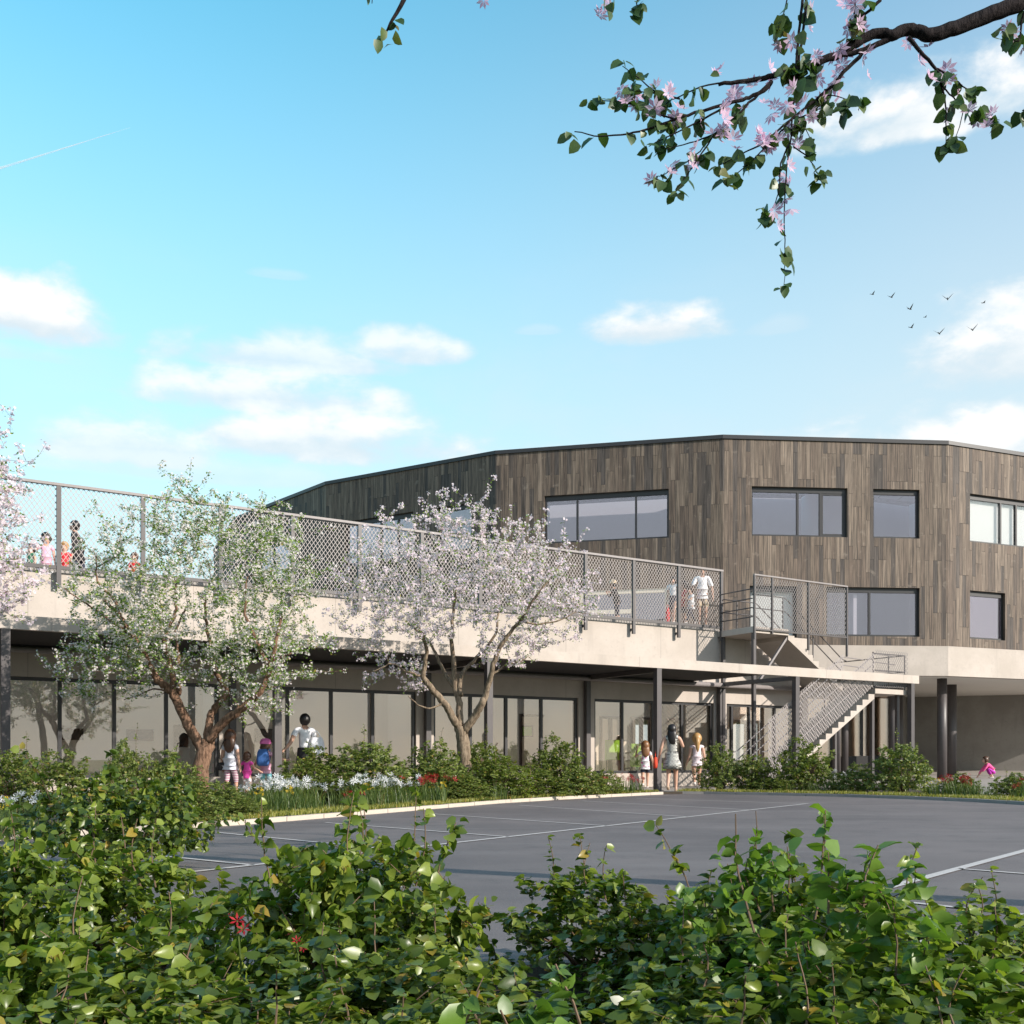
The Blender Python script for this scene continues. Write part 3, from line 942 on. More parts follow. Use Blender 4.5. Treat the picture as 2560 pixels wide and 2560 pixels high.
# ================================================================ OUTSIDE STAIRCASE
# own axes: x along the facade from the fence end, y out from the wall towards the court (negative = into the building)
ST = empty('staircase', F(4.97, WP - 0.01, 0), FA, 'concrete outside stair in two flights with mesh guards climbing to the terrace', 'staircase')
def sb(x0, x1, y0, y1, z0, z1):      # y is measured outwards
    return MB().box(x0, x1, -y1, -y0, z0, z1)
obj('landing', sb(0.0, 1.44, 0.0, 1.5, 4.5, 4.68), M['concrete'], ST)
def flight(x_top, z_top, x_bot, z_bot, y0, y1, n):
    mb = MB()
    dx, dz = (x_bot - x_top) / n, (z_top - z_bot) / n
    up, dn = [], []
    for i in range(n):
        za = z_top - dz * i
        up += [(x_top + dx * i, za - dz), (x_top + dx * (i + 1), za - dz)]
    pts = [(x_top, z_top)] + up
    low = [(x_bot, z_bot - 0.16), (x_top, z_top - 0.30)]
    poly = pts + low
    n_ = len(poly)
    V = [(x, -y0, z) for x, z in poly] + [(x, -y1, z) for x, z in poly]
    # sides as strips (poly is not convex): quads from each step to the sloping soffit
    def soff(x):
        k = (x - x_top) / (x_bot - x_top)
        return (z_top - 0.30) * (1 - k) + (z_bot - 0.16) * k
    for i in range(n):
        xa, xb = x_top + dx * i, x_top + dx * (i + 1)
        z = z_top - dz * (i + 1)
        for y in (y0, y1):
            mb.quad((xa, -y, soff(xa)), (xb, -y, soff(xb)), (xb, -y, z), (xa, -y, z))
        mb.quad((xa, -y0, z), (xb, -y0, z), (xb, -y1, z), (xa, -y1, z))
        mb.quad((xa, -y0, z), (xa, -y1, z), (xa, -y1, z + dz), (xa, -y0, z + dz))
    mb.quad((x_top, -y0, soff(x_top)), (x_top, -y1, soff(x_top)), (x_bot, -y1, soff(x_bot)), (x_bot, -y0, soff(x_bot)))
    mb.quad((x_bot, -y0, soff(x_bot)), (x_bot, -y1, soff(x_bot)), (x_bot, -y1, z_bot), (x_bot, -y0, z_bot))
    mb.quad((x_top, -y0, soff(x_top)), (x_top, -y0, z_top), (x_top, -y1, z_top), (x_top, -y1, soff(x_top)))
    return mb
obj('upper_flight', flight(1.442, 4.68, 4.1, 2.91, 0.12, 1.48, 10), M['concrete'], ST)
obj('lower_landing', sb(3.5, 5.0, 0.1, 2.98, 2.76, 2.905), M['concrete'], ST)
obj('lower_flight', flight(3.498, 2.905, -0.95, 0.0, 1.62, 2.95, 17), M['concrete'], ST)
# mesh guards
obj('mesh_guard', lattice(0.03, 3.95, 4.62, 6.12, -1.53), M['mesh_dark'], ST)
sl_ = 2.905 / 4.45
obj('mesh_guard', lattice(-0.95, 2.1, 0.75, 2.5, -2.99, w=.018, shear=sl_), M['mesh_metal'], ST)
obj('mesh_guard', lattice(2.11, 3.45, 0.75, 1.75, -2.99, w=.018, shear=sl_), M['mesh_metal'], ST)
obj('mesh_guard', lattice(3.5, 4.98, 2.95, 4.05, -2.99), M['mesh_dark'], ST)
for x, y, z0, z1 in ((0.0, 1.53, 4.3, 6.16), (.72, 1.53, 4.5, 6.15), (2.25, 1.53, 4.1, 6.15), (3.97, 1.53, 4.0, 6.15)):
    obj('guard_post', sb(x - .025, x + .025, y - .03, y + .03, z0, z1), M['metal'], ST)
obj('guard_rail', sb(-.02, 3.99, 1.5, 1.56, 6.16, 6.2), M['metal_light'], ST)
obj('guard_rail', sb(.03, 3.94, 1.5, 1.56, 4.57, 4.61), M['metal'], ST)
def rail(pts, r_=0.017):
    return MB().tube([(x, -y, z) for x, y, z in pts], r_, 8)
for h in (0.28, 0.55, 0.82, 1.1):
    obj('handrail', rail([(0.0, 0.02, 4.68 + h), (0.0, 1.45, 4.68 + h)]), M['metal'], ST, True)
for yy in (1.40, 0.2):
    for h in (0.55, 0.95):
        obj('handrail', rail([(0.05, yy, 4.68 + h), (1.2, yy, 4.68 + h), (1.42, yy, 4.66 + h), (3.9, yy, 2.98 + h), (4.15, yy, 2.91 + h)]), M['metal'], ST, True)
for yy in (1.72, 2.9):
    for h in (0.5, 0.75, 1.0):
        obj('handrail', rail([(4.5, yy, 2.91 + h), (3.6, yy, 2.95 + h), (-0.9, yy, 0.02 + h), (-1.1, yy, 0.0 + h)]), M['metal_light'], ST, True)
for h in (.55, 1.05):
    obj('handrail', rail([(3.5, 2.9, 2.91 + h), (4.95, 2.9, 2.91 + h), (4.95, 0.2, 2.91 + h)]), M['metal'], ST, True)
for x, y, z0, z1 in ((4.95, 2.9, 2.91, 3.96), (4.2, 2.9, 2.91, 3.96), (3.5, 2.9, 2.91, 4.0), (1.4, 2.9, 1.5, 2.9), (-.6, 2.9, .2, 1.2), (1.3, 1.4, 4.68, 5.6), (2.6, 1.4, 3.9, 4.8), (0.6, 0.2, 4.68, 5.6)):
    obj('baluster', sb(x - .014, x + .014, y - .014, y + .014, z0, z1), M['metal'], ST)
for x, y, z1 in ((0.08, 1.42, 4.5), (0.08, .15, 4.5), (4.85, .3, 2.76), (4.85, 2.7, 2.76), (3.7, 2.7, 2.76)):
    obj('support_post', sb(x - .05, x + .05, y - .05, y + .05, 0, z1), M['metal'], ST)
obj('brace', MB().bar((0.3, -1.42, 3.1), (1.45, -1.42, 4.45), .06, .06), M['metal_light'], ST)

# ================================================================ VEGETATION
class Skel:
    """branch skeleton: grows curved twigs from existing nodes to target points"""
    def __init__(self, seed):
        self.r = random.Random(seed)
        self.p, self.tubes, self.ends = [], [], []
    def limb(self, pts, r0, r1, sub=5, wob=0.02, n=8):
        pts = [Vector(p) for p in pts]
        # Catmull-Rom through the points
        full = []
        ext = [pts[0] * 2 - pts[1]] + pts + [pts[-1] * 2 - pts[-2]]
        for i in range(1, len(ext) - 2):
            a, b, c, d = ext[i - 1:i + 3]
            for k in range(sub):
                s = k / sub
                q = 0.5 * ((2 * b) + (c - a) * s + (2 * a - 5 * b + 4 * c - d) * s * s + (3 * b - a - 3 * c + d) * s ** 3)
                full.append(q + Vector([self.r.gauss(0, wob) for _ in range(3)]) * (0 if not full else 1))
        full.append(pts[-1])
        m = len(full)
        rad = [r0 + (r1 - r0) * (i / (m - 1)) for i in range(m)]
        self.tubes.append((full, rad, n))
        for q, ra in zip(full, rad):
            self.p.append((q, ra))
        return full
    def grow(self, targets, r_max=0.02, r_min=0.003, up=0.25, steps=5, wob=0.12, root=None, n=5, horiz=1.0):
        pos = [q for q, _ in self.p]
        arr = np.array([tuple(q) for q in pos])
        ra = np.array([x for _, x in self.p])
        root = root or pos[0]
        order = sorted(targets, key=lambda q: (Vector(q) - root).length)
        cap = len(arr) + len(order) * (steps + 1)
        A = np.zeros((cap, 3)); A[:len(arr)] = arr
        Ra = np.zeros(cap); Ra[:len(ra)] = ra
        m = len(arr)
        rootn = np.array(tuple(root))
        for q in order:
            q = Vector(q)
            qa = np.array(tuple(q))
            dv = qa - A[:m]
            d = np.linalg.norm(dv, axis=1)
            cost = d + 0.35 * np.maximum(0, np.linalg.norm(A[:m] - rootn, axis=1) - np.linalg.norm(qa - rootn)) * 3
            i = int(np.argmin(cost))
            a = Vector(A[i])
            L = (q - a).length
            if L < 0.02:
                continue
            c = a.lerp(q, 0.5) + Vector((self.r.gauss(0, wob), self.r.gauss(0, wob), -up + self.r.gauss(0, wob))) * L * 0.5
            pts = [a]
            for k in range(1, steps + 1):
                s = k / steps
                pts.append(a * (1 - s) ** 2 + c * 2 * s * (1 - s) + q * s * s)
            r0 = min(Ra[i] * 0.75, max(r_min * 1.4, min(r_max, L * 0.014 + r_min)))
            rad = [r0 + (r_min - r0) * k / steps for k in range(steps + 1)]
            self.tubes.append((pts, rad, n))
            self.ends.append(pts)
            for k in range(1, steps + 1):
                A[m] = tuple(pts[k]); Ra[m] = rad[k]; m += 1
        self.p = [(Vector(A[i]), Ra[i]) for i in range(m)]
    def mesh(self, name, off=Vector((0, 0, 0))):
        mb = MB()
        for pts, rad, n in self.tubes:
            mb.tube([p - off for p in pts], rad, n)
        return mb.mesh(name)

LEAF_V = np.array([(0, 0, 0), (-.30, .22, .07), (-.40, .50, .09), (-.24, .80, .04), (0, 1.04, -.06), (.24, .80, .04), (.40, .50, .09), (.30, .22, .07), (0, .33, 0), (0, .68, .0)])
LEAF_P = [np.array([(0, 8, 1, 1), ])[:, :3], np.array([(1, 8, 9, 2), (2, 9, 3, 3)])[:1], np.array([(2, 9, 3)]), np.array([(3, 9, 4)]), np.array([(0, 7, 8)]), np.array([(7, 6, 9, 8)]), np.array([(6, 5, 9)]), np.array([(5, 4, 9)])]
HEART_V = LEAF_V.copy(); HEART_V[1] = (-.36, .1, .06); HEART_V[7] = (.36, .1, .06); HEART_V[0] = (0, .04, 0)
SMALL_V = np.array([(0, 0, 0), (-.3, .45, .08), (0, 1, -.05), (.3, .45, .08)])
SMALL_P = [np.array([(0, 2, 1)]), np.array([(0, 3, 2)])]

def petals(n=5, rad=1.0, wid=0.42, cup=0.35, pts=False):
    V, F3, F4 = [], [], []
    for k in range(n):
        a = 2 * math.pi * k / n
        c, s = math.cos(a), math.sin(a)
        b = len(V)
        for r_, w_, z_ in ((0.06, 0, 0), (rad * .55, wid / 2, cup * .5), (rad, 0, cup), (rad * .55, -wid / 2, cup * .5)):
            V.append((c * r_ - s * w_, s * r_ + c * w_, z_))
        F4.append((b, b + 1, b + 2, b + 3))
    return np.array(V), [np.array(F4)]
FLOWER5 = petals(5, 1.0, .75, .25)
STAR6 = petals(6, 1.0, .30, .3)

def scatter(name, tv, tp, pos, yd, nz, sc, zs=None):
    """copies of a template placed at pos, its y axis along yd, z towards nz, scaled by sc, as one mesh"""
    pos, yd, nz, sc = (np.asarray(a, float) for a in (pos, yd, nz, sc))
    yd = yd / np.maximum(1e-6, np.linalg.norm(yd, axis=1))[:, None]
    x = np.cross(yd, nz)
    x /= np.maximum(1e-6, np.linalg.norm(x, axis=1))[:, None]
    z = np.cross(x, yd)
    zs = np.ones(len(pos)) if zs is None else np.asarray(zs)
    V = pos[:, None, :] + sc[:, None, None] * (tv[None, :, 0, None] * x[:, None] + tv[None, :, 1, None] * yd[:, None] + tv[None, :, 2, None] * (z * zs[:, None])[:, None])
    N, k = len(pos), len(tv)
    offs = (np.arange(N) * k)[:, None, None]
    return np_mesh(name, V.reshape(-1, 3), [(p[None] + offs).reshape(-1, p.shape[1]) for p in tp])

def along(rng, ends, per, lo=0.25, hi=1.0, jit=0.03):
    """random points on twigs with the twig direction there"""
    pos, dr = [], []
    for pts in ends:
        k = per if isinstance(per, int) else rng.randint(*per)
        m = len(pts) - 1
        for _ in range(k):
            s = (lo + (hi - lo) * rng.random()) * m
            i = min(int(s), m - 1)
            pos.append(tuple(pts[i].lerp(pts[i + 1], s - i) + Vector([rng.gauss(0, jit) for _ in range(3)])))
            d = pts[i + 1] - pts[i]
            dr.append(tuple(d.normalized() if d.length > 1e-6 else Vector((0, 0, 1))))
    return np.array(pos), np.array(dr)

def leaf_dirs(nprng, dr, out=0.9, up=0.7, side=1.0, droop=0.2):
    N = len(dr)
    rv = nprng.normal(size=(N, 3))
    yd = dr * out + rv * np.array([side, side, side * .45]) - np.array([0, 0, droop])
    nz = nprng.normal(size=(N, 3)) * 0.55 + np.array([0, 0, up])
    return yd, nz

# ---------------------------------------------------------------- blossoming trees
def tree(name, label, base, limbs, crown, d0, n_tw, fl, lf, petal, bark, seed, fsize, lsize, group='blossoming trees in the planting bed'):
    """limbs: lists of (px, py, depth offset) with radii; crown: ellipsoids (px, py, rx, ry in pixels, depth radius in metres)"""
    sk = Skel(seed)
    rng, npr = random.Random(seed), np.random.RandomState(seed)
    for pts, r0, r1 in limbs:
        sk.limb([P(x, y, d0 + dz) for x, y, dz in pts], r0, r1, wob=0.008)
    tg = []
    for (cx, cy, rx, ry, rz, wgt) in crown:
        for _ in range(int(n_tw * wgt)):
            while True:
                v = Vector([rng.uniform(-1, 1) for _ in range(3)])
                if v.length < 1 and rng.random() < 0.25 + 0.75 * v.length ** 2:
                    break
            tg.append(P(cx + v.x * rx, cy + v.y * ry, d0 + v.z * rz * (1 - .3 * abs(v.y))))
    sk.grow(tg, 0.028, 0.0035, up=0.18, root=base, steps=5)
    first = list(sk.ends)
    t2 = []
    for e in first:
        for _ in range(2):
            q = e[rng.randint(2, len(e) - 1)]
            d = (e[-1] - e[0]).normalized()
            t2.append(q + (d * .8 + Vector([rng.gauss(0, .7) for _ in range(3)]) + Vector((0, 0, .35))) * rng.uniform(.12, .34))
    sk.grow(t2, 0.008, 0.0025, up=0.1, root=base, steps=3, n=4)
    root = empty(name, base, 0, label, 'tree', group)
    obj('trunk', sk.mesh('trunk', base), bark, root, True)
    b = np.array(tuple(base))
    cl, _ = along(rng, sk.ends, (2, 4), .25, 1.0, .012)
    cl = np.concatenate([cl, np.array([tuple(e[-1]) for e in sk.ends])])
    k_ = max(2, int((fl[0] + fl[1]) / 2 / 4))
    pos = np.repeat(cl, k_, axis=0) + npr.normal(size=(len(cl) * k_, 3)) * .026
    nz = npr.normal(size=pos.shape) * .8 + np.array(tuple(SUN)) * .9 + np.array([0, -.3, .2])
    yd = npr.normal(size=pos.shape)
    sc = fsize * (0.7 + 0.6 * npr.rand(len(pos)))
    cr = obj('crown', scatter('blossom', FLOWER5[0], FLOWER5[1], pos - b, yd, nz, sc), petal, root)
    pos, dr = along(rng, sk.ends, lf, .2, 1.0, .03)
    yd, nz = leaf_dirs(npr, dr, .5, .5, 1.0, .1)
    nz = nz + np.array(tuple(SUN)) * .6
    obj('foliage', scatter('foliage', SMALL_V, SMALL_P, pos - b, yd, nz, lsize * (0.7 + .6 * npr.rand(len(pos)))), M['leaf_tree'], cr)
    return root

D1 = 17.0
tree('blossom_tree', 'tree with white blossom and a reddish forked trunk rising from the shrubs', P(502, 1997, D1),
     [([(502, 1997, 0), (500, 1930, 0), (512, 1880, 0.02), (520, 1850, .03)], .15, .115),
      ([(512, 1885, 0), (488, 1845, 0), (458, 1790, -.1), (438, 1745, -.15), (418, 1718, -.2), (388, 1695, -.25), (368, 1650, -.3), (338, 1600, -.4), (322, 1575, -.45), (300, 1540, -.5), (262, 1500, -.7)], .095, .025),
      ([(520, 1850, .03), (522, 1810, .1), (534, 1775, .2), (556, 1748, .3), (566, 1725, .35), (540, 1680, .45), (532, 1630, .5), (516, 1560, .5), (514, 1500, .5)], .075, .02),
      ([(520, 1852, 0), (550, 1815, -.1), (590, 1782, -.2), (618, 1758, -.25), (650, 1730, -.35), (676, 1670, -.4), (690, 1600, -.4), (702, 1540, -.45)], .085, .022),
      ([(436, 1738, -.12), (432, 1700, .05), (424, 1650, .15), (412, 1610, .2), (416, 1580, .2), (436, 1540, .3), (440, 1490, .4), (438, 1440, .5)], .05, .016),
      ([(446, 1735, -.1), (448, 1690, .2), (446, 1640, .4), (440, 1580, .6), (470, 1510, .8)], .045, .015),
      ([(330, 1590, -.4), (290, 1560, -.5), (230, 1520, -.6), (160, 1470, -.8)], .028, .008),
      ([(395, 1700, -.2), (340, 1650, .2), (280, 1628, .4), (150, 1610, .5)], .025, .008),
      ([(300, 1540, -.5), (285, 1500, -.4), (245, 1455, -.4), (240, 1390, -.3)], .028, .01),
      ([(676, 1670, -.4), (640, 1600, -.6), (612, 1520, -.7), (620, 1440, -.6)], .035, .01),
      ([(680, 1655, -.4), (740, 1625, -.3), (790, 1600, -.2)], .025, .008),
      ([(430, 1735, 0), (390, 1722, .3), (340, 1740, .4), (310, 1750, .5)], .018, .006)],
     [(470, 1480, 320, 230, 1.9, .62), (300, 1660, 190, 90, 1.2, .12), (660, 1650, 160, 150, 1.3, .16), (620, 1380, 150, 130, 1.1, .07), (440, 1270, 120, 70, .9, .03)],
     D1, 580, (13, 18), (14, 21), M['white_petal'], M['bark_red'], 11, 0.0195, 0.046)

D2 = 20.5
tree('blossom_tree', 'tree with pale lilac blossom and a grey brown trunk forking like a vase', P(1168, 1999, D2),
     [([(1168, 1999, 0), (1166, 1935, 0), (1160, 1880, 0), (1156, 1845, 0), (1150, 1815, 0)], .155, .115),
      ([(1152, 1830, 0), (1130, 1790, -.1), (1104, 1750, -.2), (1075, 1715, -.3), (1058, 1690, -.3), (1062, 1660, -.3), (1066, 1620, -.4), (1045, 1560, -.5)], .085, .028),
      ([(1150, 1815, 0), (1148, 1760, .1), (1138, 1720, .2), (1135, 1660, .3), (1130, 1600, .4), (1132, 1540, .4), (1140, 1470, .3)], .075, .022),
      ([(1160, 1830, 0), (1190, 1785, -.1), (1204, 1760, -.2), (1215, 1735, -.2), (1226, 1690, -.3), (1240, 1640, -.4), (1262, 1600, -.5), (1300, 1550, -.6)], .085, .03),
      ([(1152, 1740, .1), (1152, 1690, .3), (1178, 1660, .5), (1215, 1620, .6), (1240, 1580, .7), (1246, 1520, .8)], .05, .02),
      ([(1140, 1720, .2), (1110, 1680, .5), (1092, 1640, .6), (1070, 1600, .7), (1020, 1560, .8)], .045, .018),
      ([(1058, 1692, -.3), (1020, 1680, -.4), (980, 1660, -.5), (930, 1680, -.6)], .026, .008),
      ([(1110, 1755, -.2), (1080, 1770, -.3), (1050, 1765, -.4), (1020, 1740, -.5)], .024, .008),
      ([(1300, 1550, -.6), (1340, 1560, -.5), (1400, 1550, -.4), (1440, 1530, -.3)], .025, .008),
      ([(1226, 1690, -.3), (1270, 1660, -.2), (1300, 1655, -.1), (1320, 1640, 0)], .025, .008),
      ([(1300, 1550, -.6), (1340, 1490, -.6), (1380, 1440, -.6), (1420, 1380, -.6)], .03, .01)],
     [(1150, 1450, 320, 165, 2.2, .5), (980, 1520, 170, 130, 1.5, .12), (1350, 1480, 150, 160, 1.4, .16), (1160, 1310, 220, 70, 1.2, .06), (1010, 1690, 90, 40, .6, .04), (1290, 1620, 120, 50, .8, .05)],
     D2, 460, (17, 22), (7, 11), M['lilac_petal'], M['bark_grey'], 23, 0.0235, 0.046)

D3 = 12.5
tree('blossom_tree', 'tree with pink white blossom reaching in at the left edge before the fence', P(-215, 2060, D3),
     [([(-215, 2060, 0), (-212, 1950, 0), (-200, 1860, 0)], .15, .12),
      ([(-200, 1860, 0), (-150, 1760, 0), (-110, 1650, 0), (-70, 1500, .1), (-40, 1380, .1)], .09, .02),
      ([(-205, 1870, 0), (-280, 1760, .1), (-340, 1600, .2), (-380, 1450, .2)], .09, .02),
      ([(-130, 1700, 0), (-90, 1640, -.2), (-60, 1580, -.2)], .035, .01)],
     [(-220, 1390, 260, 290, 1.6, .85), (-10, 1260, 80, 130, .8, .09), (10, 1450, 80, 90, .7, .06)],
     D3, 380, (10, 15), (5, 9), M['lilac_petal'], M['bark_red'], 37, 0.024, 0.036)

# ---------------------------------------------------------------- shrubs
def shrub_proto(seed, R, H, n_st, n_tw, per, lsize, leafmat, sprigs=0, tv=LEAF_V, dens_low=0.15, up=0.75):
    """one shrub round the origin: stems from the base, leafy twigs filling a dome"""
    sk = Skel(seed)
    rng, npr = random.Random(seed), np.random.RandomState(seed)
    for k in range(n_st):
        a = rng.uniform(0, 2 * math.pi)
        r0 = rng.uniform(0, .12) * R
        rr = rng.uniform(.25, .75) * R
        b = Vector((math.cos(a) * r0, math.sin(a) * r0, 0))
        e = Vector((math.cos(a) * rr, math.sin(a) * rr, H * rng.uniform(.42, .62)))
        mid = b.lerp(e, .5) + Vector((math.cos(a), math.sin(a), 0)) * R * -.06 + Vector([rng.gauss(0, .03) for _ in range(3)]) * R
        sk.limb([b, mid, e], 0.011 * H / .7 + .002, .0018, 4, .004, 6)
    lobes = [(rng.uniform(0, 6.28), rng.uniform(.12, .3)) for _ in range(5)]
    tg = []
    for _ in range(n_tw):
        a = rng.uniform(0, 2 * math.pi)
        ph = math.asin(rng.random() ** 0.8)
        rad = rng.uniform(.55, 1.0) if rng.random() < .8 else rng.uniform(.2, .6)
        f = 1 + sum(k * math.cos((a - l) * (2 + i)) for i, (l, k) in enumerate(lobes)) * .4
        tg.append(Vector((math.cos(a) * math.cos(ph) * rad * R * f, math.sin(a) * math.cos(ph) * rad * R * f, H * (dens_low + (1 - dens_low) * math.sin(ph) * rad * (.85 + .15 * f)))))
    sk.grow(tg, 0.007, 0.0018, up=-0.1, root=Vector((0, 0, 0)), steps=4, n=4)
    body = list(sk.ends)
    sp = []
    for _ in range(sprigs):
        a = rng.uniform(0, 2 * math.pi)
        r_ = rng.uniform(0, .7) * R
        b = Vector((math.cos(a) * r_, math.sin(a) * r_, H * .7))
        e = Vector((math.cos(a) * r_ * 1.15 + rng.gauss(0, .05), math.sin(a) * r_ * 1.15, H * rng.uniform(1.0, 1.22)))
        pts = sk.limb([b, b.lerp(e, .5) + Vector((rng.gauss(0, .02), rng.gauss(0, .02), 0)), e], .004, .0018, 3, .002, 5)
        sp.append(pts)
    pos, dr = along(rng, body, per, .15, 1.0, .012)
    if sp:
        p2, d2 = along(rng, sp, (16, 26), .1, 1.0, .006)
        pos, dr = np.concatenate([pos, p2]), np.concatenate([dr, d2])
    yd, nz = leaf_dirs(npr, dr * np.array([1, 1, .4]), .7, up, .9, .3)
    # leaves turn their faces outwards and upwards, as on a real bush
    o = pos.copy(); o[:, 2] = 0
    nz = npr.normal(size=pos.shape) * .5 + o / max(R, .1) * .75 + np.array([0, 0, up]) + np.array(tuple(SUN)) * .35 + np.array([0, -.25, 0])
    sc = lsize * (0.5 + 0.9 * npr.rand(len(pos)) ** 1.2)
    fol = scatter('foliage', tv, LEAF_P if len(tv) > 4 else SMALL_P, pos, yd, nz, sc, npr.uniform(-.4, 3.2, len(pos)))
    fol.materials.append(leafmat)
    st = sk.mesh('stem')
    st.materials.append(M['stem'])
    return st, fol

def place_shrub(proto, loc, rz, sc, label, group, cat='shrub', name='shrub'):
    st, fol = proto
    r = empty(name, loc, rz, label, cat, group)
    r.scale = (sc if hasattr(sc, '__len__') else (sc, sc, sc))
    obj('stem', st, None, r)
    obj('foliage', fol, None, r)
    return r

# shrubs of the planting beds (unit size: radius 0.5, height 1 scaled)
BP = [shrub_proto(100 + i, 0.55, 0.85, 14, 420, (12, 19), 0.043, M['leaf_bed'], sprigs=1, tv=SMALL_V, up=.45, dens_low=.05) for i in range(4)]
BEDG = 'shrubs in the planting beds'
bed_shrubs = [  # px, base distance, top py, width px, label
    (25, 14.6, 1893, 170, 'sunlit bushy shrub at the far left end of the bed'),
    (150, 14.0, 1902, 200, 'broad shrub in front of the first window pane, left of the reddish tree'),
    (318, 14.6, 1880, 150, 'upright shrub below the grey picture, left of the reddish tree'),
    (430, 15.2, 1902, 150, 'rounded shrub just left of the reddish trunk'),
    (455, 12.6, 1955, 210, 'low spreading shrub in front of the reddish trunk, beside the kerb'),
    (556, 14.0, 1972, 150, 'low shrub right of the reddish trunk, under the girl in striped leggings'),
    (660, 16.4, 1966, 110, 'small low shrub below the child with the blue backpack'),
    (785, 18.6, 1888, 190, 'shrub in front of the woman in the white top'),
    (925, 18.9, 1870, 200, 'tall round shrub between the white lilies and the glass'),
    (850, 17.6, 1945, 230, 'low shrub behind the long row of white lilies'),
    (1085, 20.1, 1876, 170, 'shrub at the left foot of the vase shaped tree'),
    (1105, 19.2, 1918, 170, 'low dense shrub behind the large clump of red lilies'),
    (1200, 20.8, 1868, 120, 'upright shrub at the right foot of the vase shaped tree'),
    (1240, 20.2, 1905, 190, 'shrub right of the vase shaped tree, next to the kerb'),
    (1320, 21.2, 1928, 190, 'low shrub in the middle of the kerb stretch right of the vase shaped tree'),
    (1392, 22.2, 1862, 150, 'pointed shrub before the window with the small lime noticeboard'),
    (1455, 21.9, 1925, 130, 'small shrub with red lilies on its right, near the end of the pale kerb'),
    (600, 13.6, 2005, 130, 'low round bush in the corner of the bed next to the kerb, below the toddler'),
    (985, 18.4, 1950, 170, 'rounded low shrub behind the gap between the white and the red lilies'),
    (720, 17.6, 1950, 130, 'rounded shrub between the child with the backpack and the woman in white'),
    (1160, 19.0, 1950, 130, 'low rounded shrub below the trunk of the vase shaped tree at the kerb'),
    (1515, 22.8, 1936, 90, 'smallest shrub at the end of the pale kerb, beside the smallest girl'),
]
rnd = random.Random(5)
for i, (px, d, top, wpx, lab) in enumerate(bed_shrubs):
    h = EYE + (HOR - top) / FPX * d
    w = wpx / FPX * d
    place_shrub(BP[i % 4], P(px, HOR, d) + Vector((0, 0, -EYE + .03)), rnd.uniform(0, 6.3), (w / .9, w / .9, h / .72), lab, BEDG)
bed_shrubs_r = [
    (1798, 25.2, 1868, 130, 'shrub just right of the blonde girl, before the dark column'),
    (1885, 25.0, 1888, 130, 'shrub under the mesh of the stair, left of the dark middle column'),
    (2008, 24.6, 1852, 170, 'tall shrub in front of the lowest steps of the stair'),
    (1940, 24.4, 1945, 130, 'low shrub between the two bushes at the foot of the stair'),
    (2150, 24.0, 1915, 150, 'loose shrub in front of the dark curved bench'),
    (2255, 23.2, 1858, 170, 'tall airy shrub with bare stems below the last canopy column'),
    (2395, 22.0, 1938, 130, 'dark low shrub with red blooms right of the round columns'),
    (2535, 21.0, 1938, 150, 'dark low shrub at the right edge beside the crouching girl'),
]
for i, (px, d, top, wpx, lab) in enumerate(bed_shrubs_r):
    h = EYE + (HOR - top) / FPX * d
    w = wpx / FPX * d
    place_shrub(BP[(i * 3 + 1) % 4], P(px, HOR, d) + Vector((0, 0, -EYE + .03)), rnd.uniform(0, 6.3), (w / 1.08, w / 1.08, h / .80), lab, BEDG)

# ---------------------------------------------------------------- grass of the beds
def inside(p, poly):
    c, n_ = False, len(poly)
    for i in range(n_):
        a, b = poly[i], poly[(i + 1) % n_]
        if (a[1] > p[1]) != (b[1] > p[1]) and p[0] < (b[0] - a[0]) * (p[1] - a[1]) / (b[1] - a[1]) + a[0]:
            c = not c
    return c
def blades(spots, hmin, hmax, seed, lean=.35, w=.006):
    npr = np.random.RandomState(seed)
    N = len(spots)
    p = np.array(spots, float)
    h = npr.uniform(hmin, hmax, N)
    a = npr.uniform(0, 6.283, N)
    ln = npr.uniform(.1, 1, N) * lean
    dx, dy = np.cos(a), np.sin(a)
    sx, sy = -dy * w, dx * w
    Z = np.zeros(N)
    def pt(s, side, k):
        return np.stack([p[:, 0] + dx * ln * h * s * s + sx * side * k, p[:, 1] + dy * ln * h * s * s + sy * side * k, p[:, 2] + h * s * (1 - .15 * s * ln)], 1)
    V = np.stack([pt(0, -1, 1), pt(0, 1, 1), pt(.55, 1, .8), pt(.55, -1, .8), pt(1, 0, 0)], 1).reshape(-1, 3)
    o = np.arange(N)[:, None] * 5
    return np_mesh('grass', V, [np.array([[0, 1, 2, 3]]) + o, np.array([[3, 2, 4]]) + o])
def strip_spots(kp, n, wid, side, seed, z=.045, inner=.08):
    rng = random.Random(seed)
    seg = [(Vector((*a, 0)), Vector((*b, 0))) for a, b in zip(kp, kp[1:])]
    L = [(b - a).length for a, b in seg]
    out_ = []
    while len(out_) < n:
        (a, b), = rng.choices(seg, L)
        d = (b - a).normalized()
        nrm = Vector((-d.y, d.x, 0)) * side
        p = a.lerp(b, rng.random()) + nrm * (inner + wid * rng.random() ** 1.5)
        out_.append((p.x, p.y, z))
    return out_
sp1 = strip_spots(KERB_L, 20000, .85, 1, 1)
sp2 = strip_spots(KERB_R[:8], 13000, 1.6, 1, 2)
o = obj('grass', blades(sp1 + sp2, .02, .075, 3), M['grass'])
tag(o, 'short yellow green grass edging the kerbs of the planting beds', 'grass', kind='stuff')

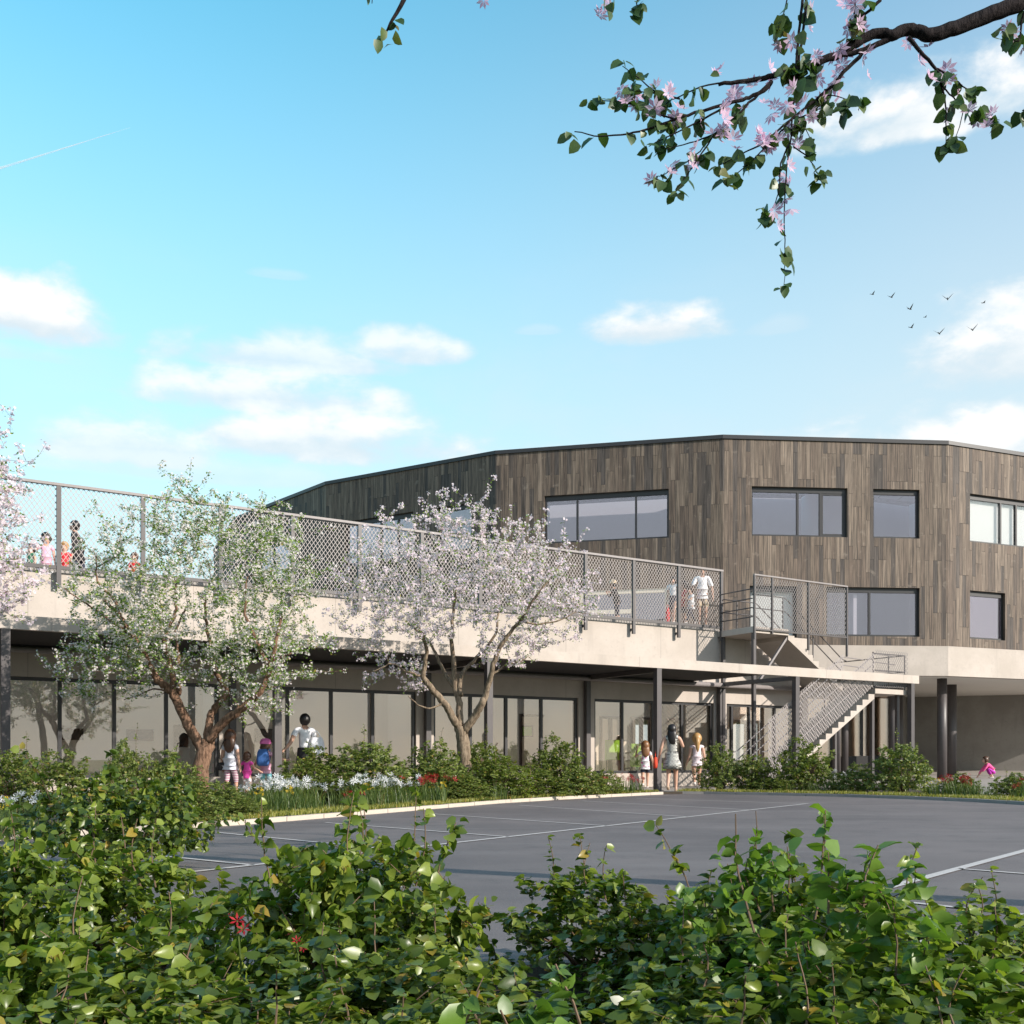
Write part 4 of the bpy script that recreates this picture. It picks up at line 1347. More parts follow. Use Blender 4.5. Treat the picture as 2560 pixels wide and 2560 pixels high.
# ---------------------------------------------------------------- flowers
def flower_proto(seed, n_fl, fsize, petal, h=0.45, spread=.3, n_leaf=34, tpl=STAR6, leaf_h=(.18, .42)):
    rng, npr = random.Random(seed), np.random.RandomState(seed)
    st, pos, nz = MB(), [], []
    for _ in range(n_fl):
        a, r_ = rng.uniform(0, 6.28), spread * math.sqrt(rng.random())
        b = Vector((math.cos(a) * r_ * .6, math.sin(a) * r_ * .6, 0))
        e = Vector((math.cos(a) * r_, math.sin(a) * r_, h * rng.uniform(.7, 1.1)))
        st.tube([b, b.lerp(e, .5) + Vector((rng.gauss(0, .015), rng.gauss(0, .015), 0)), e], .004, 4)
        for _ in range(3):
            pos.append(e + Vector((rng.gauss(0, .03), rng.gauss(0, .03), rng.gauss(0, .02))))
            nz.append(Vector((rng.gauss(0, .6), rng.gauss(-.3, .6), .7)))
    fl = []
    for k in range(0, len(pos), 3):
        m_ = scatter('bloom', tpl[0], tpl[1], np.array([tuple(p) for p in pos[k:k + 3]]), npr.normal(size=(3, 3)), np.array([tuple(q) for q in nz[k:k + 3]]), fsize * npr.uniform(.8, 1.2, 3))
        m_.materials.append(petal)
        fl.append(m_)
    spots = []
    for _ in range(n_leaf):
        a, r_ = rng.uniform(0, 6.28), spread * .8 * math.sqrt(rng.random())
        spots.append((math.cos(a) * r_, math.sin(a) * r_, 0))
    lv = blades(spots, leaf_h[0], leaf_h[1], seed, .6, .011)
    lv.name = 'strap_leaf'
    lv.materials.append(M['strap'])
    sm = st.mesh('stem'); sm.materials.append(M['strap'])
    return sm, lv, fl
def place_flower(pr, px, d, rz, sc, label, group, name, cat):
    r = empty(name, P(px, HOR, d) + Vector((0, 0, -EYE + .04)), rz, label, cat, group)
    r.scale = (sc, sc, sc)
    obj('stem', pr[0], None, r); obj('strap_leaf', pr[1], None, r)
    for m_ in pr[2]:
        obj('bloom', m_, None, r)
WL = [flower_proto(200 + i, 10, .052, M['lily_white'], .42, .32, 60) for i in range(2)]
RL = [flower_proto(210 + i, 9, .055, M['lily_red'], .40, .26, 50) for i in range(2)]
YL = [flower_proto(220, 4, .035, M['yellow'], .36, .16, 40)]
for i, (px, d, s) in enumerate([(632, 15.2, 1.0), (668, 15.4, 1.05), (704, 15.9, 1.1), (735, 16.2, 1.05), (768, 16.4, 1.0), (845, 17.2, .8), (905, 17.0, 1.15), (935, 17.4, 1.0), (985, 17.7, .95), (1018, 18.2, 1.05)]):
    place_flower(WL[i % 2], px, d, rnd.uniform(0, 6.3), s, 'clump of white star shaped lilies in the long row before the shrubs', 'white lilies in the planting bed', 'lily_clump', 'flowers')
place_flower(WL[0], 30, 11.0, 1.0, .9, 'few white lilies beside the yellow flowers at the left edge', None, 'lily_clump', 'flowers')
place_flower(WL[1], 2105, 25.0, 2.0, 1.1, 'white lilies between the shrubs at the foot of the stair', None, 'lily_clump', 'flowers')
for px, d, s, lab in ((1045, 18.2, 1.05, 'large clump of red lilies right of the white row, its left half'), (1088, 18.5, 1.1, 'large clump of red lilies right of the white row, its right half'),
                      (880, 16.0, .6, 'single small red lily among the white ones'), (1490, 22.6, .95, 'red lilies in front of the small shrub at the end of the pale kerb'),
                      (1562, 23.2, .95, 'red lilies next to the legs of the smallest girl'), (1590, 23.6, .8, 'last red lilies before the canopy column'),
                      (2378, 21.3, 1.0, 'dark red lilies left of the crouching girl'), (2425, 21.0, .95, 'dark red lilies just below the crouching girl'), (2555, 20.2, .9, 'red lilies at the right edge in front of the dark shrub')):
    place_flower(RL[int(px) % 2], px, d, rnd.uniform(0, 6.3), s, lab, 'red lilies in the planting beds', 'lily_clump', 'flowers')
for px, d, lab in ((12, 10.4, 'yellow flowers at the left edge of the bed'), (640, 14.3, 'yellow flowers below the white lilies, left end'), (715, 15.3, 'yellow flowers among the white lily leaves'), (925, 16.6, 'lone yellow flowers before the long grass'), (1098, 17.8, 'yellow flowers below the big red clump'), (2335, 21.2, 'yellow flowers beside the round columns')):
    place_flower(YL[0], px, d, rnd.uniform(0, 6.3), .9, lab, 'yellow flowers in the planting beds', 'yellow_flower', 'flowers')
# long grass tufts
lg = []
rg = random.Random(9)
for px, d in ((690, 14.6), (730, 15.0), (660, 14.4), (910, 16.3), (940, 16.6), (975, 16.9), (1010, 17.3), (40, 10.2), (1060, 17.8), (1240, 19.4), (870, 16.2), (770, 15.4), (2040, 23.9), (2090, 24.2), (1960, 24.2), (2450, 20.7)):
    c = P(px, HOR, d)
    for _ in range(130):
        lg.append((c.x + rg.gauss(0, .16), c.y + rg.gauss(0, .14), .04))
o = obj('long_grass', blades(lg, .16, .38, 8, .9, .0045), M['strap'])
tag(o, 'tufts of long thin grass below the lilies', 'grass', kind='stuff')

# ---------------------------------------------------------------- foreground shrubs
FGG = 'foreground shrubs with broad leaves'
FPR = [shrub_proto(300, .75, .62, 18, 330, (10, 15), .046, M['leaf_front'], 4, HEART_V),
       shrub_proto(301, .70, .66, 16, 330, (10, 15), .048, M['leaf_front'], 4, HEART_V),
       shrub_proto(302, .62, .70, 14, 280, (9, 14), .046, M['leaf_front'], 4, HEART_V)]
FPY = shrub_proto(310, .17, .40, 6, 30, (5, 8), .040, M['leaf_young'], 4, HEART_V)
FPT = shrub_proto(311, .42, .56, 9, 90, (8, 12), .044, M['leaf_young'], 5, HEART_V)
for k in range(3):
    FPR.append((FPR[k][0], FPR[k][1].copy()))
    FPR[-1][1].materials.clear()
    FPR[-1][1].materials.append(M['leaf_bright'])
fore = [  # proto, px, d, top py (of the body), width px, rz
    (0, 300, 7.4, 1925, 560, .4, 'farther broad shrub standing between the camera bushes and the kerb'),
    (4, 40, 3.6, 2075, 760, 1.2, 'dense shrub filling the left edge of the foreground'),
    (5, 350, 3.7, 2115, 480, 2.2, 'sunlit shrub left of the gap with the asphalt'),
    (4, 180, 2.55, 2270, 900, 4.0, 'nearest shrub in the lower left corner'),
    (0, 580, 2.3, 2500, 520, 3.0, 'low shrub with a few red blooms at lower left'),
    (2, 890, 3.45, 2075, 520, .9, 'upright shrub left of the middle, before the asphalt'),
    (4, 865, 3.2, 2075, 370, 3.9, 'tall rounded shrub left of the middle, its top against the white lines'),
    (1, 930, 2.6, 2320, 600, 5.1, 'dark leaved shrub at the bottom, left of the middle'),
    (2, 1480, 3.8, 2160, 460, 1.7, 'small shrub with bare stems right of the middle'),
    (0, 1340, 2.6, 2470, 640, 2.6, 'low dark shrub at the bottom middle'),
    (1, 1760, 3.3, 2225, 640, 3.6, 'shrub just right of the middle with pale sprigs'),
    (3, 2010, 3.1, 2150, 640, 5.6, 'shrub with tall sprigs right of the middle'),
    (5, 2440, 3.2, 2245, 640, .2, 'shrub at the right edge before the thick white line'),
    (4, 2250, 2.3, 2330, 820, 1.0, 'nearest shrub in the lower right corner'),
    (0, 1750, 2.35, 2400, 800, 4.4, 'dark shrub at the bottom right of the middle'),
    (2, 1180, 2.2, 2500, 500, 3.3, 'lowest dark shrub at the very bottom'),
    (1, 700, 2.1, 2480, 640, 2.0, 'lowest shrub with bare woody stems at the very bottom'),
    (0, 200, 1.95, 2490, 760, 1.5, 'closest shrub at the bottom left'),
    (2, 2350, 1.9, 2500, 800, 2.5, 'closest shrub at the bottom right'),
]
for k, px, d, top, wpx, rz, lab in fore:
    h = EYE + (HOR - top) / FPX * d
    w = wpx / FPX * d
    R0, H0 = ((.75, .62), (.70, .66), (.62, .70))[k % 3]
    s = w / (2 * R0)
    place_shrub(FPR[k], P(px, HOR, d) + Vector((0, 0, -EYE - .03)), rz, (max(s, .75), max(s, .75), h / H0 * 1.08), lab, FGG, name='broad_leaf_shrub')
place_shrub(FPY, P(1400, HOR, 1.75) + Vector((0, 0, -EYE - .03)), .5, (1.0, 1.0, .98), 'bright green young sprig at the bottom middle', FGG, name='broad_leaf_shrub')
place_shrub(FPT, P(2190, HOR, 2.45) + Vector((0, 0, -EYE - .03)), 2.2, (.95, .95, 1.0), 'tallest shrub with large pale leaves standing over the asphalt on the right', FGG, name='broad_leaf_shrub')
place_shrub(FPT, P(1900, HOR, 2.95) + Vector((0, 0, -EYE - .03)), .7, (.8, .8, .96), 'slender shrub with small leaf sprigs left of the tallest one', FGG, name='broad_leaf_shrub')
struct('soil_strip', MB().poly([(-6.5, -4), (8, -4), (8, 3.6), (4.5, 4.1), (2.6, 3.9), (1.6, 4.5), (.2, 4.0), (-.6, 3.8), (-1.5, 4.2), (-2.8, 5.0), (-6.5, 6.2)], -.02, -.001), M['soil'])
for px, d, z, sc, lab in ((598, 2.75, .36, .5, 'red bloom low in the leaves, left of the middle'), (745, 2.8, .30, .32, 'tiny red bloom deep in the leaves near the bottom')):
    p = P(px, HOR, d)
    r = empty('red_bloom', (p.x, p.y, -.002), 0, lab, 'flowers')
    obj('stem', MB().tube([(0, 0, 0), (.01, 0, z * .5), (0, -.02, z)], .003, 5), M['strap'], r)
    npr = np.random.RandomState(3)
    obj('bloom', scatter('bloom', STAR6[0], STAR6[1], np.array([(0, -.02, z), (.02, -.03, z - .02), (-.02, -.02, z + .015)]), npr.normal(size=(3, 3)), np.array([(0, -.6, .6), (.5, -.5, .4), (-.4, -.3, .7)]), np.array([.05, .045, .04]) * (sc * .95)), M['lily_red'], r)

# ---------------------------------------------------------------- overhanging magnolia branch and its tree
def over_tree():
    D0 = 4.2
    def Z(x, y, dz=0.0):                   # pixel of the 1400..2560 enlargement -> place
        return P(1400 + x * .6004, y * .6004, D0 + dz)
    base = Vector((4.3, 4.9, -.02))
    sk = Skel(71)
    rng, npr = random.Random(71), np.random.RandomState(71)
    trunk = [base, base + Vector((-.05, 0, 1.2)), base + Vector((-.2, -.1, 2.6)), base + Vector((-.35, -.2, 3.7)), base + Vector((-.3, -.1, 4.8)), base + Vector((-.1, 0, 5.8))]
    sk.limb(trunk, .16, .05, wob=.015, n=12)
    def lim(pts, r0, r1, n=7, w=.003):
        return sk.limb([p if isinstance(p, Vector) else Z(*p) for p in pts], r0, r1, 4, w * .5, n)
    lim([trunk[3], (2300, -230, .4), (2060, -60, .1), (1930, 5), (1800, 58), (1700, 97), (1600, 132), (1530, 146), (1490, 128), (1440, 124), (1385, 148), (1345, 136), (1290, 148), (1220, 190), (1160, 225), (1080, 255), (1000, 282), (900, 310), (840, 328), (760, 340), (660, 352)], .036, .007, 9, .003)
    lim([(1385, 155), (1300, 195), (1220, 222), (1100, 245), (1000, 280), (940, 305)], .012, .006)
    lim([(880, 340), (850, 375), (790, 405), (720, 425), (560, 470), (480, 497), (380, 535), (280, 558), (170, 566), (60, 548)], .009, .002)
    lim([(480, 497), (360, 460), (270, 425), (130, 418)], .004, .0016)
    lim([(780, 345), (620, 352), (500, 400), (430, 440)], .004, .0016)
    lim([(720, 425), (600, 495), (490, 550), (370, 610)], .005, .0016)
    lim([(500, 412), (410, 390), (290, 374)], .004, .0016)
    lim([(400, 385), (330, 330), (260, 275)], .003, .0014)
    lim([(880, 340), (790, 430), (720, 490), (640, 560), (540, 595), (420, 625)], .006, .0016)
    lim([(640, 560), (590, 640), (540, 715), (480, 790)], .004, .0014)
    lim([(640, 560), (560, 650), (440, 720), (400, 735)], .003, .0014)
    lim([(1290, 190), (1200, 280), (1130, 360), (1040, 435), (960, 500), (850, 590), (760, 640), (660, 690)], .009, .0016)
    lim([(960, 500), (900, 570), (820, 650), (740, 720), (700, 750)], .004, .0014)
    lim([(1050, 430), (1130, 400), (1240, 430)], .003, .0014)
    lim([(1010, 0), (1000, 100), (985, 250), (985, 350), (970, 470), (960, 590), (945, 700), (935, 850), (935, 1000), (937, 1100), (932, 1190)], .006, .0012)
    lim([(1024, -60), (1022, 60), (1000, 220), (985, 350)], .006, .005)
    lim([(960, 590), (920, 680), (910, 800), (880, 870), (845, 890)], .0035, .0012)
    lim([(970, 610), (1030, 655), (1075, 730), (1090, 745)], .003, .0012)
    lim([(960, 480), (1010, 520), (1050, 590)], .003, .0012)
    lim([(970, 490), (1080, 470), (1190, 445)], .003, .0012)
    lim([(945, 0), (930, 60), (905, 130)], .003, .0014)
    lim([(1450, 155), (1500, 215), (1565, 285), (1590, 360), (1605, 440), (1607, 590)], .009, .0016)
    lim([(1570, 285), (1640, 330), (1705, 375), (1740, 370)], .004, .0016)
    lim([(1590, 360), (1650, 420), (1675, 470), (1640, 600)], .0035, .0014)
    lim([(1650, 420), (1740, 480), (1830, 500)], .003, .0014)
    lim([(1335, 0), (1290, 40), (1240, 90), (1210, 170)], .007, .004)
    lim([(1228, -40), (1228, 60), (1235, 120)], .005, .003)
    lim([(2000, -30), (1930, 60), (1910, 170), (1840, 130)], .006, .002)
    lim([(2010, 380), (1950, 440), (1925, 460)], .004, .002)
    shown = list(sk.tubes[2:])
    # twigs hanging in from above the frame, and the crown beyond the frame on the right
    t0 = len(sk.tubes)
    lim([trunk[4], P(2300, -420, 4.6), P(1800, -260, 4.4), P(1300, -150, 4.3), P(1050, -60, 4.25), P(1010, 0, 4.2), P(975, 62, 4.2), P(958, 100, 4.2)], .03, .0014)
    lim([P(1800, -260, 4.4), P(1690, -100, 4.3), P(1600, -10, 4.2), P(1595, 25, 4.2)], .008, .0016)
    lim([P(1300, -150, 4.3), P(960, -90, 4.3), P(930, 8, 4.2)], .006, .0016)
    lim([P(1600, -230, 4.4), P(1530, -60, 4.2), P(1525, 12, 4.2)], .005, .0016)
    hang = sk.tubes[t0:]
    # the crown past the right edge
    tg = []
    for _ in range(170):
        while True:
            v = Vector([rng.uniform(-1, 1) for _ in range(3)])
            if v.length < 1:
                break
        tg.append(Vector((5.2 + v.x * 1.9, 5.2 + v.y * 2.2, 4.9 + v.z * 1.5)))
    nb = len(sk.ends)
    sk.grow(tg, .03, .003, up=.15, root=base, steps=5)
    crown_e = [[Vector(q) for q in e] for e in sk.ends[nb:]]
    r = empty('magnolia_tree', base, 0, 'dark limbed tree reaching in from the right with pink star blossom and hanging leaves', 'tree')
    obj('trunk', sk.mesh('trunk', base), M['bark_dark'], r, True)
    b = np.array(tuple(base))
    lp, ld, fp = [], [], []
    def tip_leaves(pts, n_, lo):
        m = len(pts) - 1
        for _ in range(n_):
            s = (lo + (1 - lo) * rng.random()) * m
            i = min(int(s), m - 1)
            q = pts[i].lerp(pts[i + 1], s - i)
            lp.append(q + Vector([rng.gauss(0, .014) for _ in range(3)]))
            ld.append(Vector((rng.gauss(0, .5), rng.gauss(0, .5), -.75)))
    for pts, rad, _ in shown[1:]:
        L = sum((c - a).length for a, c in zip(pts, pts[1:]))
        tip_leaves(pts, int(6 + L * 16), .25)
        for k in range(3):                                  # a tuft at the very tip
            lp.append(pts[-1] + Vector((rng.gauss(0, .012), rng.gauss(0, .012), rng.gauss(0, .01))))
            ld.append(Vector(((k - 1) * 1.0 + rng.gauss(0, .2), rng.gauss(0, .4), -.5)))
    for pts, rad, _ in hang:
        k = max(0, len(pts) - 6)
        tip_leaves(pts[k:], 9, 0)
    for e in crown_e:
        tip_leaves(e, 12, .3)
    main = shown[0][0]
    tip_leaves(main[int(len(main) * .62):], 40, 0)
    for x, y in ((400, 360), (465, 365), (255, 375), (275, 420), (325, 405), (395, 450), (395, 480), (470, 530), (495, 450), (580, 510), (565, 615), (550, 690), (465, 690), (380, 750), (460, 720),
                 (670, 285), (730, 385), (720, 400), (805, 350), (875, 290), (880, 345), (680, 450), (760, 455), (685, 495), (680, 545), (660, 580), (735, 620), (850, 430), (895, 440), (945, 440), (1010, 430),
                 (980, 325), (935, 320), (1065, 235), (1080, 300), (1165, 205), (1260, 240), (1175, 270), (1155, 310), (1140, 355), (1090, 415), (1000, 490), (1050, 490), (985, 540), (950, 545), (905, 590),
                 (850, 600), (990, 600), (955, 690), (935, 740), (960, 870), (910, 940), (935, 830), (1040, 50), (1035, 110), (965, 175), (1230, 20), (1200, 85), (1245, 100), (1260, 120), (1200, 120),
                 (1500, 250), (1535, 195), (1540, 325), (1610, 290), (1615, 335), (1645, 385), (1700, 460), (1735, 505), (1800, 470), (1815, 520), (1885, 140), (1920, 60), (1925, 200), (1915, 40),
                 (205, 20), (-318, 2), (1040, 470), (880, 480), (840, 560), (870, 610), (1130, 340)):
        fp.append(Z(x, y, rng.uniform(-.06, .06)))
    for q in list(fp):
        if rng.random() < .45:
            fp.append(q + Vector([rng.gauss(0, .035) for _ in range(3)]))
    for e in crown_e:
        for _ in range(3):
            fp.append(e[rng.randint(1, len(e) - 1)] + Vector([rng.gauss(0, .03) for _ in range(3)]))
    lp, ld, fp = (np.array([tuple(q) for q in a]) for a in (lp, ld, fp))
    nz = npr.normal(size=lp.shape) * .8 + np.array([0, -.9, .25])
    cr = obj('crown', scatter('foliage', HEART_V, LEAF_P, lp - b, ld, nz, .052 * (.7 + .55 * npr.rand(len(lp)))), M['leaf_hang'], r)
    nz = npr.normal(size=fp.shape) * .7 + np.array([0, -.8, -.1])
    V, Pq = petals(8, 1.0, .40, .38)
    obj('blossom', scatter('blossom', V, Pq, fp - b, npr.normal(size=fp.shape), nz, .036 * (.8 + .4 * npr.rand(len(fp)))), M['pink_petal'], cr)
over_tree()

# ================================================================ PEOPLE
def skin(name, verts_, edges, rad, level=1):
    """one continuous surface grown round a skeleton of joints"""
    me = bpy.data.meshes.new(name + '_skeleton')
    me.from_pydata([tuple(v) for v in verts_], [tuple(e) for e in edges], [])
    o = bpy.data.objects.new(name + '_skeleton', me)
    COL.objects.link(o)
    sm = o.modifiers.new('skin', 'SKIN')
    sm.use_smooth_shade = True
    sm.branch_smoothing = 0.4
    for i, q in enumerate(me.skin_vertices[0].data):
        q.radius = rad[i] if hasattr(rad[i], '__len__') else (rad[i], rad[i])
        q.use_root = (i == 0)
    ss = o.modifiers.new('sub', 'SUBSURF')
    ss.levels = ss.render_levels = level
    dg = bpy.context.evaluated_depsgraph_get()
    ev = o.evaluated_get(dg)
    m2 = bpy.data.meshes.new_from_object(ev)
    m2.name = name
    bpy.data.objects.remove(o)
    bpy.data.meshes.remove(me)
    m2.polygons.foreach_set('use_smooth', [True] * len(m2.polygons))
    return m2

SK = {}
def cloth(key, col, rough=0.8, kind=None, c2=None, sc=1.0):
    if key in SK:
        return SK[key]
    m, t, p = mat_new(key)
    c = nn(t, 'ShaderNodeTexCoord').outputs['Object']
    base = None
    if kind == 'stripe':
        w = nn(t, 'ShaderNodeTexWave', wave_type='BANDS', bands_direction='Z')
        w.inputs['Scale'].default_value = sc
        t.links.new(c, w.inputs['Vector'])
        base = mixc(t, mth(t, 'GREATER_THAN', w.outputs['Fac'], .5), col, c2)
    elif kind == 'check':
        k = nn(t, 'ShaderNodeTexChecker')
        k.inputs['Scale'].default_value = sc
        k.inputs['Color1'].default_value = (*col, 1)
        k.inputs['Color2'].default_value = (*c2, 1)
        t.links.new(c, k.inputs['Vector'])
        base = k.outputs[0]
    elif kind == 'dots':
        v = nn(t, 'ShaderNodeTexVoronoi')
        v.inputs['Scale'].default_value = sc
        t.links.new(c, v.inputs['Vector'])
        base = mixc(t, mth(t, 'LESS_THAN', v.outputs['Distance'], .3), col, c2)
    else:
        n = noise(t, 14, 3, .5, c)
        base = mixc(t, n, tuple(x * .82 for x in col), tuple(min(1, x * 1.15) for x in col))
    t.links.new(base, p.inputs['Base Color'])
    p.inputs['Roughness'].default_value = rough
    bump(t, p, noise(t, 22, 3, .5, c), .01, .5)
    SK[key] = m
    return m
SKIN = plain('skin_light', (0.56, 0.33, 0.235), 0.55, 0.06, 8)
SKIN2 = plain('skin_tan', (0.40, 0.225, 0.15), 0.55, 0.06, 8)
H_DARK = plain('hair_dark', (0.012, 0.009, 0.008), 0.4, 0.4, 30)
H_BROWN = plain('hair_brown', (0.075, 0.036, 0.02), 0.42, 0.4, 30)
H_AUB = plain('hair_auburn', (0.20, 0.095, 0.04), 0.42, 0.35, 30)
H_BLOND = plain('hair_blond', (0.42, 0.25, 0.10), 0.42, 0.3, 30)
EYEM = plain('eye_dark', (0.01, 0.008, 0.008), 0.2, 0.1, 5)
WHT = cloth('white_cotton', (0.78, 0.78, 0.80))
NAVY = cloth('navy_cloth', (0.02, 0.024, 0.045))
BLACKC = cloth('black_cloth', (0.016, 0.014, 0.016))
REDC = cloth('red_cloth', (0.62, 0.02, 0.03))
PINKC = cloth('pink_cloth', (0.78, 0.08, 0.42))
MAG = cloth('magenta_cloth', (0.55, 0.04, 0.45))
PALEP = cloth('pale_pink_cloth', (0.75, 0.42, 0.55))
BEIGE = cloth('beige_cloth', (0.60, 0.47, 0.32))
TURQ = cloth('turquoise_cloth', (0.16, 0.50, 0.58))
GREENC = cloth('green_cloth', (0.08, 0.24, 0.14))
DENIM = cloth('denim_cloth', (0.10, 0.16, 0.26))
GREYW = cloth('pale_grey_cotton', (0.62, 0.64, 0.72))
OLIVE = cloth('grey_shorts', (0.16, 0.15, 0.13))
STRIPE = cloth('striped_cloth', (0.30, 0.05, 0.16), .8, 'stripe', (0.72, 0.68, 0.68), 9.0)
CHECK = cloth('checked_cloth', (0.02, 0.025, 0.03), .8, 'check', (0.72, 0.70, 0.64), 28)
DOTS = cloth('dotted_cotton', (0.78, 0.76, 0.78), .8, 'dots', (0.72, 0.12, 0.40), 13)
SOLE = cloth('pale_shoe', (0.70, 0.66, 0.62))
DSHOE = cloth('dark_shoe', (0.03, 0.028, 0.028))
TANSH = cloth('tan_shoe', (0.55, 0.40, 0.28))

ADULT = dict(ankle=.045, knee=.28, hip=.515, waist=.605, chest=.735, sh=.812, neck=.845, chin=.872, head=.928, top=.985, shw=.108, hipw=.05, hr=.058, arm=(.185, .15))
CHILD = dict(ankle=.045, knee=.255, hip=.47, waist=.56, chest=.685, sh=.755, neck=.785, chin=.815, head=.895, top=.975, shw=.105, hipw=.052, hr=.078, arm=(.16, .135))

def person(label, at, H, rz, top_m=None, low=None, hair='short', hair_m=H_DARK, skin_m=SKIN, child=False, fem=True, pose=None, legs='stand', long_low=0.0, sleeve=.5, shoe_m=SOLE, skirt=None, hat=None, group='people around the school', lean=0.0, hem=None):
    """at: point under the feet; the figure faces its own +y; pose overrides joints in units of height"""
    B = CHILD if child else ADULT
    J = {}
    up = lambda z: (0, lean * max(0, z - B['hip']) , z)
    J['pelvis'] = (0, 0, B['hip'] + .02)
    J['waist'] = up(B['waist']); J['chest'] = up(B['chest']); J['nb'] = up(B['sh'] + .012); J['neck'] = up(B['neck']); 
    J['chin'] = (0, up(B['chin'])[1] + .008, B['chin']); J['head'] = (0, up(B['head'])[1] + .006, B['head']); J['top'] = (0, up(B['top'])[1], B['top'] - .03)
    J['nose'] = (0, J['head'][1] + B['hr'] * 1.08, B['head'] - .014)
    for s, n in ((-1, 'L'), (1, 'R')):
        J['sh' + n] = (s * B['shw'], up(B['sh'])[1], B['sh'] - .008)
        J['el' + n] = (s * (B['shw'] + .025), J['sh' + n][1] - .012, B['sh'] - B['arm'][0])
        J['wr' + n] = (s * (B['shw'] + .035), J['sh' + n][1] + .02, B['sh'] - B['arm'][0] - B['arm'][1])
        J['hip' + n] = (s * B['hipw'], 0, B['hip'] - .015)
        J['kn' + n] = (s * (B['hipw'] + .002), 0.012, B['knee'])
        J['an' + n] = (s * (B['hipw'] + .004), -0.008, B['ankle'])
    if legs == 'walk':
        J['knL'] = (-B['hipw'], .075, B['knee'] + .008); J['anL'] = (-B['hipw'], .085, B['ankle'] + .004)
        J['knR'] = (B['hipw'], .005, B['knee'] + .006); J['anR'] = (B['hipw'], -.13, B['ankle'] + .055)
    elif legs == 'walk2':
        J['knR'] = (B['hipw'], .075, B['knee'] + .008); J['anR'] = (B['hipw'], .085, B['ankle'] + .004)
        J['knL'] = (-B['hipw'], .005, B['knee'] + .006); J['anL'] = (-B['hipw'], -.13, B['ankle'] + .055)
    elif legs == 'stride':
        J['knL'] = (-B['hipw'], .13, B['knee'] + .0); J['anL'] = (-B['hipw'], .17, B['ankle'] + .01)
        J['knR'] = (B['hipw'], -.06, B['knee'] + .004); J['anR'] = (B['hipw'], -.22, B['ankle'] + .05)
    J.update(pose or {})
    for n in 'LR':
        a = Vector(J['an' + n]); k = Vector(J['kn' + n])
        fwd = Vector((0, 1, 0))
        lift = a.z > B['ankle'] + .03
        J['to' + n] = J.get('to' + n) or tuple(a + fwd * .085 + Vector((0, 0, -.027 if not lift else -.06)))
        J['he' + n] = tuple(a + fwd * -.028 + Vector((0, 0, -.022 if not lift else -.004)))
        w, e = Vector(J['wr' + n]), Vector(J['el' + n])
        d = (w - e).normalized()
        J['pa' + n] = tuple(w + d * .045)
    ht = B['hr']
    names = ['pelvis', 'waist', 'chest', 'nb', 'neck', 'chin', 'head', 'top', 'nose']
    R = {'pelvis': (.085, .068) if fem else (.08, .068), 'waist': (.070, .055) if fem else (.078, .062), 'chest': (.088, .066) if fem else (.1, .072), 'nb': (.055, .045), 'neck': .033 if not child else .036, 'chin': ht * .78, 'head': (ht, ht * 1.06), 'top': ht * .55, 'nose': .010}
    E = [('pelvis', 'waist'), ('waist', 'chest'), ('chest', 'nb'), ('nb', 'neck'), ('neck', 'chin'), ('chin', 'head'), ('head', 'top'), ('head', 'nose')]
    for n in 'LR':
        names += [k + n for k in ('sh', 'el', 'wr', 'pa', 'hip', 'kn', 'an', 'to', 'he')]
        R.update({'sh' + n: .034, 'el' + n: .024, 'wr' + n: .016, 'pa' + n: (.019, .013), 'hip' + n: .058 if not child else .054, 'kn' + n: .034, 'an' + n: .021, 'to' + n: (.018, .014), 'he' + n: .018})
        E += [('nb', 'sh' + n), ('sh' + n, 'el' + n), ('el' + n, 'wr' + n), ('wr' + n, 'pa' + n), ('pelvis', 'hip' + n), ('hip' + n, 'kn' + n), ('kn' + n, 'an' + n), ('an' + n, 'to' + n), ('an' + n, 'he' + n)]
        d = (Vector(J['pa' + n]) - Vector(J['wr' + n])).normalized()
        s = -1 if n == 'L' else 1
        side = d.cross(Vector((s, 0, 0.001)))
        side = side.normalized() if side.length > 1e-3 else Vector((0, 1, 0))
        inn = Vector((-s, 0, 0))
        for i, (o_, L) in enumerate(((-.012, .030), (-.004, .037), (.004, .039), (.012, .034))):
            f0, f1, f2 = 'f%d%s0' % (i, n), 'f%d%s1' % (i, n), 'f%d%s2' % (i, n)
            b = Vector(J['pa' + n])
            J[f0] = tuple(b + d * .02 + side * o_)
            J[f1] = tuple(b + d * (.02 + L * .55) + side * o_ * 1.15 + inn * .003)
            J[f2] = tuple(b + d * (.02 + L * .95) + side * o_ * 1.15 + inn * .012)
            names += [f0, f1, f2]
            R.update({f0: .0062, f1: .0056, f2: .0045})
            E += [('pa' + n, f0), (f0, f1), (f1, f2)]
        J['t0' + n] = tuple(Vector(J['wr' + n]).lerp(Vector(J['pa' + n]), .6) + side * .020)
        J['t1' + n] = tuple(Vector(J['pa' + n]) + side * .030 + d * .015)
        names += ['t0' + n, 't1' + n]
        R.update({'t0' + n: .0075, 't1' + n: .0055})
        E += [('wr' + n, 't0' + n), ('t0' + n, 't1' + n)]
    idx = {k: i for i, k in enumerate(names)}
    sc = lambda p: tuple(c * H for c in p)
    rs = lambda r_: tuple(c * H for c in r_) if hasattr(r_, '__len__') else r_ * H
    body = skin('person', [sc(J[k]) for k in names], [(idx[a], idx[b]) for a, b in E], [rs(R[k]) for k in names], 2)
    o = obj('person', body, skin_m)
    o.location = at
    o.rotation_euler = (0, 0, rz)
    tag(o, label, 'person', group)
